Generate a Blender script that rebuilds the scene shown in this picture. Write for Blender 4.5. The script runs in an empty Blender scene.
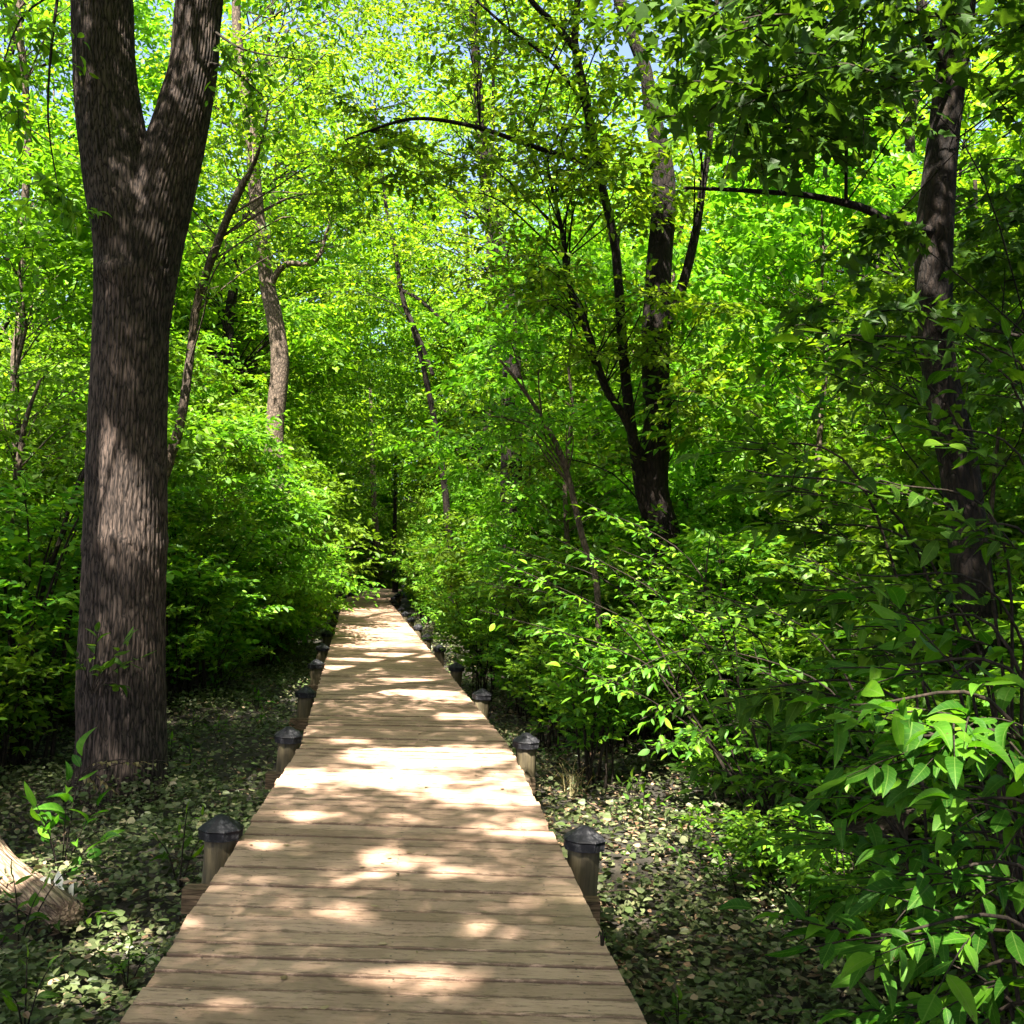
import bpy, math, random
import numpy as np
from mathutils import Matrix, Vector

# ------------------------------------------------------------------ camera, world, sun, exposure
SC = bpy.context.scene
COL = SC.collection
F = 1000.0
CAM_H = 2.08
cam = bpy.data.objects.new('camera', bpy.data.cameras.new('camera'))
COL.objects.link(cam)
cam.data.sensor_width = 36.0
cam.data.lens = 36.0 * F / 1024.0
cam.data.clip_start = 0.05
cam.data.clip_end = 2000
M3 = (Matrix.Rotation(math.radians(90 + 3.09), 3, 'X') @ Matrix.Rotation(math.radians(2.0), 3, 'Z'))
cam.matrix_world = Matrix.Translation((0, 0, CAM_H)) @ M3.to_4x4()
SC.camera = cam

SUN_EL = 56.0
SUN_DIR = np.array([-0.30, -0.954, 0.0]) * math.cos(math.radians(SUN_EL)) + np.array([0, 0, math.sin(math.radians(SUN_EL))])
world = bpy.data.worlds.new('World')
SC.world = world
world.use_nodes = True
wn = world.node_tree
sky = wn.nodes.new('ShaderNodeTexSky')
sky.sky_type = 'NISHITA'
sky.sun_disc = False
sky.sun_elevation = math.radians(SUN_EL)
sky.sun_rotation = math.atan2(SUN_DIR[0], SUN_DIR[1])
sky.air_density = 0.8
sky.dust_density = 4.0
sky.ozone_density = 0.3
bg = wn.nodes['Background']
bg.inputs['Strength'].default_value = 0.062
wn.links.new(sky.outputs[0], bg.inputs['Color'])
sd = bpy.data.lights.new('sun', 'SUN')
sd.energy = 5.0
sd.angle = math.radians(0.5)
sd.color = (1.0, 0.93, 0.80)
sun = bpy.data.objects.new('sun', sd)
COL.objects.link(sun)
sun.rotation_euler = Vector(SUN_DIR).to_track_quat('Z', 'Y').to_euler()
sun.location = (-20, -15, 40)

SC.view_settings.view_transform = 'Standard'
SC.view_settings.look = 'None'
SC.view_settings.exposure = 3.05
SC.view_settings.gamma = 1.0
cy = SC.cycles
cy.max_bounces = 5
cy.diffuse_bounces = 3
cy.glossy_bounces = 2
cy.transmission_bounces = 3
cy.transparent_max_bounces = 4
cy.caustics_reflective = False
cy.caustics_refractive = False
cy.sample_clamp_indirect = 6.0
cy.use_denoising = True

# ------------------------------------------------------------------ helpers
MN = np.array(M3)
O = np.array([0, 0, CAM_H])


def ray(px, py):
    return MN @ np.array([(px - 512) / F, -(py - 512) / F, -1.0])


def at(px, py, Y):
    d = ray(px, py)
    return O + d * (Y / d[1])


def on_z(px, py, z):
    d = ray(px, py)
    return O + d * ((z - CAM_H) / d[2])


def gh(x, y):
    """height of the forest floor"""
    x = np.asarray(x, float); y = np.asarray(y, float)
    h = 0.05 * np.sin(x * 0.9 + 1.3) * np.cos(y * 0.7) + 0.04 * np.sin(x * 2.1 + y * 1.7) + 0.03 * np.cos(y * 2.6 - x * 0.8)
    h = h + 0.03 * np.clip(np.abs(x + 0.15 * y) - 7, 0, 60)
    return h


def nrm(v):
    return v / np.maximum(np.linalg.norm(v, axis=-1, keepdims=True), 1e-9)


class Geo:
    def __init__(s):
        s.v = []; s.f = []; s.m = []; s.sm = []; s.n = 0; s.uv = []; s.has_uv = False

    def add(s, v, f, mat=0, smooth=True, uv=None):
        """v (N,3), f (K,4) with -1 in the last slot for triangles"""
        v = np.asarray(v, float); f = np.asarray(f, int)
        s.v.append(v)
        s.uv.append(np.zeros((len(v), 2)) if uv is None else uv); s.has_uv = s.has_uv or uv is not None
        s.f.append(np.where(f >= 0, f + s.n, -1))
        s.m.append(np.full(len(f), mat, int)); s.sm.append(np.full(len(f), smooth, bool))
        s.n += len(v)

    def build(s, name, mats, parent=None, loc=None, link=True):
        me = bpy.data.meshes.new(name)
        V = np.concatenate(s.v) if s.v else np.zeros((0, 3)); Fa = np.concatenate(s.f) if s.f else np.zeros((0, 4), int)
        if loc is not None:
            V = V - np.asarray(loc)
        tri = Fa[:, 3] < 0
        cnt = np.where(tri, 3, 4)
        flat = Fa.reshape(-1); flat = flat[flat >= 0]
        start = np.concatenate([[0], np.cumsum(cnt)[:-1]])
        me.vertices.add(len(V)); me.vertices.foreach_set('co', V.astype(np.float32).ravel())
        me.loops.add(len(flat)); me.loops.foreach_set('vertex_index', flat.astype(np.int32))
        me.polygons.add(len(Fa)); me.polygons.foreach_set('loop_start', start.astype(np.int32))
        me.polygons.foreach_set('material_index', np.concatenate(s.m).astype(np.int32))
        me.polygons.foreach_set('use_smooth', np.concatenate(s.sm))
        me.update(calc_edges=True)
        if s.has_uv:
            me.uv_layers.new(name='UVMap').data.foreach_set('uv', np.concatenate(s.uv)[flat].astype(np.float32).ravel())
        for m in (mats if isinstance(mats, (list, tuple)) else [mats]):
            me.materials.append(m)
        o = bpy.data.objects.new(name, me)
        if link:
            COL.objects.link(o)
        if parent is not None:
            o.parent = parent
        return o


def tag(o, label=None, cat=None, group=None, kind=None):
    if label: o['label'] = label
    if cat: o['category'] = cat
    if group: o['group'] = group
    if kind: o['kind'] = kind
    return o


def empty(name, loc, label, cat, group=None):
    o = bpy.data.objects.new(name, None)
    o.empty_display_size = 0.2
    COL.objects.link(o)
    o.location = tuple(loc)
    return tag(o, label, cat, group)


def dup(root, loc, rz, sc=1.0, label=None, group=None):
    r = root.copy(); COL.objects.link(r)
    r.location = tuple(loc); r.rotation_euler = (0, 0, rz); r.scale = (sc, sc, sc)
    if label: r['label'] = label
    if group: r['group'] = group
    for ch in list(root.children):
        c = ch.copy(); COL.objects.link(c); c.parent = r
        for g in ch.children:
            d = g.copy(); COL.objects.link(d); d.parent = c
    return r


def tube(g, pts, rad, n=8, mat=0, disp=None, cap=True, smooth=True):
    pts = np.asarray(pts, float); rad = np.asarray(rad, float)
    k = len(pts)
    t = nrm(np.gradient(pts, axis=0))
    ref = np.array([1.0, 0.13, 0.0]) if abs(t[0][0]) < 0.8 else np.array([0.0, 1.0, 0.1])
    a = np.zeros((k, 3)); cur = ref
    for i in range(k):
        cur = cur - t[i] * np.dot(cur, t[i]); cur = cur / (np.linalg.norm(cur) + 1e-9)
        a[i] = cur
    b = np.cross(t, a)
    th = np.linspace(0, 2 * np.pi, n, endpoint=False)
    R = rad[:, None] * np.ones((1, n))
    if disp is not None:
        R = R + disp(th[None, :], np.arange(k)[:, None], pts)
    v = pts[:, None, :] + R[..., None] * (np.cos(th)[None, :, None] * a[:, None, :] + np.sin(th)[None, :, None] * b[:, None, :])
    i, j = np.meshgrid(np.arange(k - 1), np.arange(n), indexing='ij')
    j2 = (j + 1) % n
    f = np.stack([i * n + j, i * n + j2, (i + 1) * n + j2, (i + 1) * n + j], -1).reshape(-1, 4)
    v = v.reshape(-1, 3)
    if cap:
        v = np.concatenate([v, pts[:1], pts[-1:]])
        q = np.arange(n); q2 = (q + 1) % n
        f = np.concatenate([f, np.stack([q2, q, np.full(n, k * n), np.full(n, -1)], -1),
                            np.stack([(k - 1) * n + q, (k - 1) * n + q2, np.full(n, k * n + 1), np.full(n, -1)], -1)])
    g.add(v, f, mat, smooth)


def tubes3(g, P, rad, mat=0):
    """many thin three-sided twigs at once: P (N,K,3), rad (K,)"""
    N, K, _ = P.shape
    t = nrm(np.gradient(P, axis=1))
    a = nrm(np.cross(t, np.array([0.21, 0.13, 0.97]))); b = np.cross(t, a)
    th = np.array([0, 2.094, 4.189])
    v = P[:, :, None, :] + np.asarray(rad)[None, :, None, None] * (np.cos(th)[None, None, :, None] * a[:, :, None, :] + np.sin(th)[None, None, :, None] * b[:, :, None, :])
    base = np.arange(N)[:, None, None] * K * 3
    i = np.arange(K - 1)[None, :, None]; j = np.arange(3)[None, None, :]; j2 = (j + 1) % 3
    f = np.stack([base + i * 3 + j, base + i * 3 + j2, base + (i + 1) * 3 + j2, base + (i + 1) * 3 + j], -1).reshape(-1, 4)
    g.add(v.reshape(-1, 3), f, mat, True)


def smooth_path(pts, n=14):
    pts = np.asarray(pts, float)
    k = len(pts)
    if k < 3:
        u = np.linspace(0, 1, n)[:, None]
        return pts[0] * (1 - u) + pts[-1] * u
    P = np.concatenate([[2 * pts[0] - pts[1]], pts, [2 * pts[-1] - pts[-2]]])
    out = []
    per = max(2, int(math.ceil(n / (k - 1))))
    for i in range(k - 1):
        p0, p1, p2, p3 = P[i], P[i + 1], P[i + 2], P[i + 3]
        for u in np.linspace(0, 1, per, endpoint=False):
            out.append(0.5 * (2 * p1 + (p2 - p0) * u + (2 * p0 - 5 * p1 + 4 * p2 - p3) * u * u + (3 * p1 - p0 - 3 * p2 + p3) * u ** 3))
    out.append(pts[-1])
    return np.array(out)


# ------------------------------------------------------------------ leaves
OVATE = (np.array([(0, 0, 0), (.28, -.25, .05), (.66, -.21, .03), (1, 0, -.10), (.66, .21, .03), (.28, .25, .05)]),
         np.array([(0, 1, 2, 3), (0, 3, 4, 5)]))
def oval_leaf(w=.21, k=7, curl=.16):
    """pointed oval blade, gently folded along the midrib and curling down to the tip"""
    t = np.linspace(0, 1, k + 1)
    hw = w * np.sin(np.pi * t ** .85) ** .8 * (1 - .22 * t) + 0
    z = .05 * np.sin(np.pi * t) - curl * t ** 2.2
    V = [(0, 0, 0)]
    for i in range(1, k): V += [(t[i], -hw[i], z[i] + .35 * hw[i]), (t[i], 0, z[i]), (t[i], hw[i], z[i] + .35 * hw[i])]
    V.append((1, 0, z[-1]))
    Fc = [(0, 1, 2, -1), (0, 2, 3, -1)]
    for i in range(k - 2):
        a = 1 + 3 * i
        Fc += [(a, a + 3, a + 4, a + 1), (a + 1, a + 4, a + 5, a + 2)]
    a = 1 + 3 * (k - 2); e = len(V) - 1
    Fc += [(a, e, a + 1, -1), (a + 1, e, a + 2, -1)]
    return np.array(V), np.array(Fc)


LONG = oval_leaf()
MAPLE = (np.array([(0, 0, 0), (.02, -.30, .0), (.30, -.28, .03), (.42, -.56, -.04), (.56, -.22, .03), (1.0, 0, -.10),
                   (.56, .22, .03), (.42, .56, -.04), (.30, .28, .03), (.02, .30, 0), (.33, 0, .0)]),
         np.array([(10, 0, 1, 2), (10, 2, 3, 4), (10, 4, 5, -1), (10, 5, 6, -1), (10, 6, 7, 8), (10, 8, 9, 0)]))
ROUND = (np.array([(0, 0, 0), (.0, -.30, .06), (.36, -.40, .09), (.72, -.24, .05), (1, 0, -.08), (.72, .24, .05), (.36, .40, .09), (.0, .30, .06)]),
         np.array([(0, 1, 2, -1), (0, 2, 3, 4), (0, 4, 5, 6), (0, 6, 7, -1)]))


def put_leaves(g, pos, axis, normal, L, tmpl=OVATE, mat=0, rng=None, smooth=False):
    V, Fc = tmpl
    n = len(pos)
    if n == 0: return
    axis = nrm(axis)
    normal = nrm(normal - axis * np.sum(axis * normal, -1, keepdims=True))
    lat = np.cross(normal, axis)
    L = np.asarray(L)[:, None, None]
    wv = np.ones((n, 1, 1)); cv = np.ones((n, 1, 1))
    if rng is not None:
        wv = rng.uniform(.78, 1.22, (n, 1, 1)); cv = rng.uniform(-.6, 2.2, (n, 1, 1))
    v = pos[:, None, :] + L * (V[None, :, 0:1] * axis[:, None, :] + V[None, :, 1:2] * wv * lat[:, None, :] + V[None, :, 2:3] * cv * normal[:, None, :])
    f = np.where(Fc[None] >= 0, Fc[None] + np.arange(n)[:, None, None] * len(V), -1)
    g.add(v.reshape(-1, 3), f.reshape(-1, 4), mat, smooth, np.tile(V[:, :2], (n, 1)) if smooth else None)


def sprays(rng, S, D, Ln, M, leaf, droop=.25, tilt=.4, jitter=.25, t0=.12):
    """leaves alternating along N twigs; returns positions, axes, normals, sizes and twig polylines"""
    N = len(S)
    t = np.linspace(t0, 1, M)[None, :, None] * np.ones((N, 1, 1))
    t = np.clip(t + rng.uniform(-.35, .35, (N, M, 1)) / M, 0.02, 1)
    D = nrm(D); Ln = np.asarray(Ln)[:, None, None]
    dn = np.array([0, 0, -1.0])
    P = S[:, None] + D[:, None] * Ln * t + dn * droop * Ln * t * t
    T = nrm(D[:, None] + dn * 2 * droop * t)
    up = nrm(np.array([0, 0, 1.0]) + tilt * rng.normal(0, 1, (N, 1, 3)) * .6 + tilt * rng.normal(0, 1, (N, M, 3)))
    side = np.where(np.arange(M) % 2 == 0, 1.0, -1.0)[None, :, None]
    lat = nrm(np.cross(T, up)) * side
    ax = T * .65 + lat * .9 + jitter * rng.normal(0, 1, (N, M, 3)) + dn * .22
    ax[:, -1] = T[:, -1]
    sz = leaf * rng.uniform(.6, 1.2, (N, M))
    tk = np.linspace(0, 1, 4)[None, :, None]
    tw = S[:, None] + D[:, None] * Ln * tk + dn * droop * Ln * tk * tk
    return P.reshape(-1, 3), ax.reshape(-1, 3), up.reshape(-1, 3), sz.ravel(), tw


def cluster_crown(rng, C, R, per, M, leaf, flat=.3, droop=.22, tilt=.34):
    """sprays radiating around cluster centres C (K,3) with radii R (K,)"""
    K = len(C)
    idx = np.repeat(np.arange(K), per)
    d = rng.normal(0, 1, (K * per, 3)); d[:, 2] = d[:, 2] * flat + .12
    d = nrm(d)
    ln = R[idx] * rng.uniform(.55, 1.1, K * per)
    S = C[idx] + rng.normal(0, 1, (K * per, 3)) * R[idx][:, None] * np.array([.36, .36, .12])
    return sprays(rng, S, d, ln, M, leaf, droop, tilt)


# ---- openings in the canopy: sun flecks on the deck, trunk and floor -------------------------------
GAPS = []


def gap_px(px, py, rx, ry, z, a=1.0):
    c = on_z(px, py, z)
    ex = abs(on_z(px + rx, py, z)[0] - c[0]); ey = abs(on_z(px, py + ry, z)[1] - c[1])
    GAPS.append((c, ex * a, ey * a))


def gap_pt(c, ex, ey):
    GAPS.append((np.asarray(c, float), ex, ey))


def carve(pos, rng, keep=.01):
    ok = np.ones(len(pos), bool)
    for c, ex, ey in GAPS:
        above = pos[:, 2] > c[2] + 1.0
        s = (pos[:, 2] - c[2]) / SUN_DIR[2]
        q = pos - SUN_DIR[None] * s[:, None]
        dd = ((q[:, 0] - c[0]) / ex) ** 2 + ((q[:, 1] - c[1]) / ey) ** 2
        ok &= ~(above & (dd < rng.uniform(.75, 1.1, len(pos))) & (rng.uniform(0, 1, len(pos)) > keep))
    return ok


for a in [(425, 757, 70, 9), (395, 778, 52, 9), (302, 777, 30, 9), (480, 798, 45, 6), (470, 752, 50, 5), (310, 815, 26, 5), (255, 844, 40, 5), (380, 855, 18, 7), (345, 912, 28, 7),
          (425, 975, 55, 9), (485, 928, 28, 6), (475, 872, 36, 4), (540, 835, 30, 4), (400, 868, 14, 5), (370, 875, 20, 4),
          (420, 693, 40, 3), (445, 699, 30, 3), (350, 668, 30, 2.4), (400, 655, 30, 2), (360, 645, 28, 2), (385, 637, 35, 1.8), (365, 628, 28, 1.5), (350, 740, 22, 3), (460, 716, 22, 3),
          (370, 660, 40, 1.5), (410, 680, 25, 2), (395, 645, 20, 1.5)]:
    gap_px(*a, 0.5, 1.3)
for a in [(45, 870, 45, 22), (110, 930, 45, 18), (75, 985, 30, 16), (600, 805, 24, 10), (625, 845, 26, 14), (560, 790, 14, 6), (455, 668, 25, 6), (290, 655, 16, 12), (640, 905, 16, 8), (300, 690, 20, 6)]:
    gap_px(*a, 0.08, 1.3)
gap_pt(at(112, 490, 8.25), .30, .36)
gap_pt(at(128, 470, 8.25), .16, .22)
gap_pt(at(1000, 850, 7.2), .32, .35)
gap_pt(at(1005, 820, 7.2), .2, .3)
gap_pt(at(975, 930, 2.4), .14, .12)
gap_pt(at(930, 945, 2.4), .10, .10)
gap_pt(at(760, 290, 14), 2.2, 2.0)
for a in [(985, 725, 2.2, .2), (900, 700, 2.3, .16), (960, 960, 2.3, .22), (890, 930, 2.3, .14), (800, 620, 5.0, .35), (900, 520, 3.6, .22)]: gap_pt(at(*a[:3]), a[3], a[3])


# ------------------------------------------------------------------ materials
def mat(name):
    m = bpy.data.materials.new(name); m.use_nodes = True
    nt = m.node_tree
    p = nt.nodes['Principled BSDF']
    return m, nt, p


def N(nt, kind, **kw):
    n = nt.nodes.new(kind)
    for k, v in kw.items():
        if k in n.inputs: n.inputs[k].default_value = v
        else: setattr(n, k, v)
    return n


def ramp(nt, stops, interp='LINEAR'):
    r = nt.nodes.new('ShaderNodeValToRGB'); cr = r.color_ramp; cr.interpolation = interp
    cr.elements[0].position = stops[0][0]; cr.elements[0].color = (*stops[0][1], 1)
    cr.elements[1].position = stops[-1][0]; cr.elements[1].color = (*stops[-1][1], 1)
    for p, c in stops[1:-1]:
        e = cr.elements.new(p); e.color = (*c, 1)
    return r


def leaf_mat(name, cols, trans, tmix=.45, rough=.45, spec=.35, hue=.0):
    m, nt, p = mat(name)
    geo = N(nt, 'ShaderNodeNewGeometry'); oi = N(nt, 'ShaderNodeObjectInfo')
    r = ramp(nt, [(i / (len(cols) - 1), c) for i, c in enumerate(cols)])
    nt.links.new(geo.outputs['Random Per Island'], r.inputs[0])
    h = N(nt, 'ShaderNodeHueSaturation')
    mr = N(nt, 'ShaderNodeMapRange'); mr.inputs['To Min'].default_value = .5 - .018; mr.inputs['To Max'].default_value = .5 + .014
    nt.links.new(oi.outputs['Random'], mr.inputs[0]); nt.links.new(mr.outputs[0], h.inputs['Hue'])
    mv = N(nt, 'ShaderNodeMapRange'); mv.inputs['To Min'].default_value = .8; mv.inputs['To Max'].default_value = 1.2
    nt.links.new(oi.outputs['Random'], mv.inputs[0]); nt.links.new(mv.outputs[0], h.inputs['Value'])
    nt.links.new(r.outputs[0], h.inputs['Color'])
    nt.links.new(h.outputs[0], p.inputs['Base Color'])
    p.inputs['Roughness'].default_value = rough
    p.inputs['Specular IOR Level'].default_value = spec
    tr = N(nt, 'ShaderNodeBsdfTranslucent')
    mx = N(nt, 'ShaderNodeMix', data_type='RGBA', blend_type='MULTIPLY'); mx.inputs[0].default_value = 1.0
    nt.links.new(h.outputs[0], mx.inputs[6]); mx.inputs[7].default_value = (*trans, 1)
    nt.links.new(mx.outputs[2], tr.inputs['Color'])
    ms = N(nt, 'ShaderNodeMixShader'); ms.inputs[0].default_value = tmix
    nt.links.new(p.outputs[0], ms.inputs[1]); nt.links.new(tr.outputs[0], ms.inputs[2])
    nt.links.new(ms.outputs[0], nt.nodes['Material Output'].inputs['Surface'])
    return m


G1, G2, G3, G4 = (.042, .112, .006), (.085, .18, .010), (.135, .25, .014), (.20, .31, .02)
M_CANOPY = leaf_mat('canopy_leaf', [G1, G2, G3, G4], (1.7, 1.75, .7), .5, .5, .25)
M_UNDER = leaf_mat('understorey_leaf', [G1, G2, G2, G3], (1.7, 1.75, .7), .47, .5, .28)
M_SHRUB = leaf_mat('shrub_leaf', [(.038, .112, .008), (.062, .155, .009), (.095, .20, .011), (.155, .26, .014)], (1.8, 1.8, .7), .42, .5, .28)
M_NEAR = leaf_mat('near_leaf', [(.016, .058, .005), (.026, .085, .006), (.042, .118, .008), (.09, .19, .010)], (1.8, 1.9, .7), .45, .55, .16)


def add_veins(m):
    """pale midrib and side veins, blotches and small brown spots, from the blade's own coordinates"""
    nt = m.node_tree
    hsv = [n for n in nt.nodes if n.type == 'HUE_SAT'][0]
    p = nt.nodes['Principled BSDF']
    users = [l.to_socket for l in hsv.outputs[0].links]
    uv = N(nt, 'ShaderNodeUVMap'); sx = N(nt, 'ShaderNodeSeparateXYZ'); nt.links.new(uv.outputs[0], sx.inputs[0])

    def M(op, a, b=None, c=None):
        n = N(nt, 'ShaderNodeMath', operation=op)
        for i, q in enumerate((a, b, c)):
            if q is None: continue
            if isinstance(q, (int, float)): n.inputs[i].default_value = q
            else: nt.links.new(q, n.inputs[i])
        return n.outputs[0]
    ay = M('ABSOLUTE', sx.outputs['Y'])
    mid = M('LESS_THAN', ay, .011)
    sv = M('FRACT', M('MULTIPLY', M('MULTIPLY_ADD', ay, -.9, sx.outputs['X']), 8.0))
    side_ = M('MULTIPLY', M('LESS_THAN', sv, .10), .55)
    vein = M('MAXIMUM', mid, side_)
    tc = N(nt, 'ShaderNodeTexCoord')
    n1 = N(nt, 'ShaderNodeTexNoise', Scale=30.0, Detail=4.0, Roughness=.6); nt.links.new(tc.outputs['Object'], n1.inputs['Vector'])
    r1 = ramp(nt, [(.3, (.72, .78, .7)), (.6, (1.12, 1.08, 1.0)), (.78, (1.5, 1.25, .9))]); nt.links.new(n1.outputs['Fac'], r1.inputs[0])
    mx = N(nt, 'ShaderNodeMix', data_type='RGBA', blend_type='MULTIPLY'); mx.inputs[0].default_value = 1
    nt.links.new(hsv.outputs[0], mx.inputs[6]); nt.links.new(r1.outputs[0], mx.inputs[7])
    mv = N(nt, 'ShaderNodeMix', data_type='RGBA'); nt.links.new(M('MULTIPLY', vein, .5), mv.inputs[0])
    nt.links.new(mx.outputs[2], mv.inputs[6]); mv.inputs[7].default_value = (.12, .20, .04, 1)
    n2 = N(nt, 'ShaderNodeTexNoise', Scale=75.0, Detail=2.0); nt.links.new(tc.outputs['Object'], n2.inputs['Vector'])
    r2 = ramp(nt, [(.70, (0, 0, 0)), (.75, (.8, .8, .8))]); nt.links.new(n2.outputs['Fac'], r2.inputs[0])
    mb = N(nt, 'ShaderNodeMix', data_type='RGBA'); nt.links.new(r2.outputs[0], mb.inputs[0])
    nt.links.new(mv.outputs[2], mb.inputs[6]); mb.inputs[7].default_value = (.07, .045, .015, 1)
    for u in users: nt.links.new(mb.outputs[2], u)
    b = N(nt, 'ShaderNodeBump', Strength=.35, Distance=.002, invert=True)
    nt.links.new(vein, b.inputs['Height']); nt.links.new(b.outputs[0], p.inputs['Normal'])


add_veins(M_NEAR)
M_MAPLE = leaf_mat('maple_leaf', [(.022, .06, .008), (.03, .08, .009), (.05, .11, .01)], (2.2, 1.9, .7), .5, .5, .25)
M_IVY = leaf_mat('ivy_leaf', [(.030, .050, .014), (.050, .072, .024), (.072, .092, .036), (.050, .088, .02), (.10, .115, .05), (.085, .11, .045), (.20, .175, .10)], (.9, 1.2, .5), .2, .5, .35)
M_LITTER = leaf_mat('dry_leaf', [(.07, .045, .025), (.14, .09, .05), (.24, .17, .10), (.33, .25, .15), (.12, .06, .03)], (1, .8, .5), .12, .6, .3)
M_GLARE = leaf_mat('sunlit_leaf', [(.55, .52, .44), (.72, .70, .62)], (1, .95, .8), .15, .5, .3)  # sun glare on ordinary leaves, painted in as a near-white leaf colour
M_DRYSPRIG = leaf_mat('straw_leaf', [(.22, .19, .08), (.30, .25, .11), (.16, .17, .06)], (1.2, 1.1, .5), .3, .5, .3)


def bark_mat(name, dark, light, scale=(26, 26, 4.2), bump=.5, lichen=None, dist=.03):
    m, nt, p = mat(name)
    tc = N(nt, 'ShaderNodeTexCoord')
    mp = N(nt, 'ShaderNodeMapping'); mp.inputs['Scale'].default_value = scale
    nt.links.new(tc.outputs['Object'], mp.inputs[0])
    n0 = N(nt, 'ShaderNodeTexNoise', Scale=1.1, Detail=3.0)
    nt.links.new(mp.outputs[0], n0.inputs['Vector'])
    add = N(nt, 'ShaderNodeMix', data_type='RGBA', blend_type='LINEAR_LIGHT'); add.inputs[0].default_value = .55
    nt.links.new(mp.outputs[0], add.inputs[6]); nt.links.new(n0.outputs['Color'], add.inputs[7])
    vo = N(nt, 'ShaderNodeTexVoronoi', feature='DISTANCE_TO_EDGE', Scale=1.0)
    nt.links.new(add.outputs[2], vo.inputs['Vector'])
    n1 = N(nt, 'ShaderNodeTexNoise', Scale=3.5, Detail=6.0, Roughness=.65)
    nt.links.new(mp.outputs[0], n1.inputs['Vector'])
    r1 = ramp(nt, [(0.0, (0, 0, 0)), (.06, (.25, .25, .25)), (.28, (1, 1, 1))])
    nt.links.new(vo.outputs['Distance'], r1.inputs[0])
    mul = N(nt, 'ShaderNodeMath', operation='MULTIPLY')
    nt.links.new(r1.outputs[0], mul.inputs[0]); nt.links.new(n1.outputs['Fac'], mul.inputs[1])
    c = ramp(nt, [(0.0, dark), (.25, tuple(.55 * a + .45 * b for a, b in zip(dark, light))), (.62, light)])
    nt.links.new(mul.outputs[0], c.inputs[0])
    last = c.outputs[0]
    n2 = N(nt, 'ShaderNodeTexNoise', Scale=1.6, Detail=4.0)
    nt.links.new(tc.outputs['Object'], n2.inputs['Vector'])
    r2 = ramp(nt, [(.3, (.62, .62, .62)), (.7, (1.25, 1.2, 1.15))])
    nt.links.new(n2.outputs['Fac'], r2.inputs[0])
    mm = N(nt, 'ShaderNodeMix', data_type='RGBA', blend_type='MULTIPLY'); mm.inputs[0].default_value = 1
    nt.links.new(last, mm.inputs[6]); nt.links.new(r2.outputs[0], mm.inputs[7])
    nt.links.new(mm.outputs[2], p.inputs['Base Color'])
    p.inputs['Roughness'].default_value = .9
    p.inputs['Specular IOR Level'].default_value = .2
    b = N(nt, 'ShaderNodeBump', Strength=bump, Distance=dist)
    nt.links.new(mul.outputs[0], b.inputs['Height']); nt.links.new(b.outputs[0], p.inputs['Normal'])
    return m


M_BARK = bark_mat('furrowed_bark', (.004, .003, .003), (.080, .060, .051), (34, 34, 5.5), .6, dist=.014)
M_BARK2 = bark_mat('dark_bark', (.004, .003, .003), (.024, .017, .0135), (24, 24, 7), .8)
M_BARK3 = bark_mat('pale_bark', (.030, .023, .018), (.125, .095, .074), (20, 20, 9), .5)
M_TWIG = bark_mat('twig_bark', (.008, .006, .004), (.030, .022, .016), (40, 40, 20), .2)
M_LOG = bark_mat('log_wood', (.10, .065, .045), (.42, .31, .22), (34, 34, 2.2), .8)


def ground_mat():
    m, nt, p = mat('forest_soil')
    tc = N(nt, 'ShaderNodeTexCoord')
    n1 = N(nt, 'ShaderNodeTexNoise', Scale=9.0, Detail=8.0, Roughness=.7)
    n2 = N(nt, 'ShaderNodeTexNoise', Scale=.5, Detail=3.0)
    nt.links.new(tc.outputs['Object'], n1.inputs['Vector']); nt.links.new(tc.outputs['Object'], n2.inputs['Vector'])
    r = ramp(nt, [(.3, (.006, .005, .003)), (.55, (.017, .012, .008)), (.75, (.045, .032, .021))])
    nt.links.new(n1.outputs['Fac'], r.inputs[0])
    r2 = ramp(nt, [(.35, (.5, .6, .4)), (.65, (1.1, 1, .9))])
    nt.links.new(n2.outputs['Fac'], r2.inputs[0])
    mm = N(nt, 'ShaderNodeMix', data_type='RGBA', blend_type='MULTIPLY'); mm.inputs[0].default_value = 1
    nt.links.new(r.outputs[0], mm.inputs[6]); nt.links.new(r2.outputs[0], mm.inputs[7])
    nt.links.new(mm.outputs[2], p.inputs['Base Color'])
    p.inputs['Roughness'].default_value = .95
    b = N(nt, 'ShaderNodeBump', Strength=.8, Distance=.03)
    nt.links.new(n1.outputs['Fac'], b.inputs['Height']); nt.links.new(b.outputs[0], p.inputs['Normal'])
    return m


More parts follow.
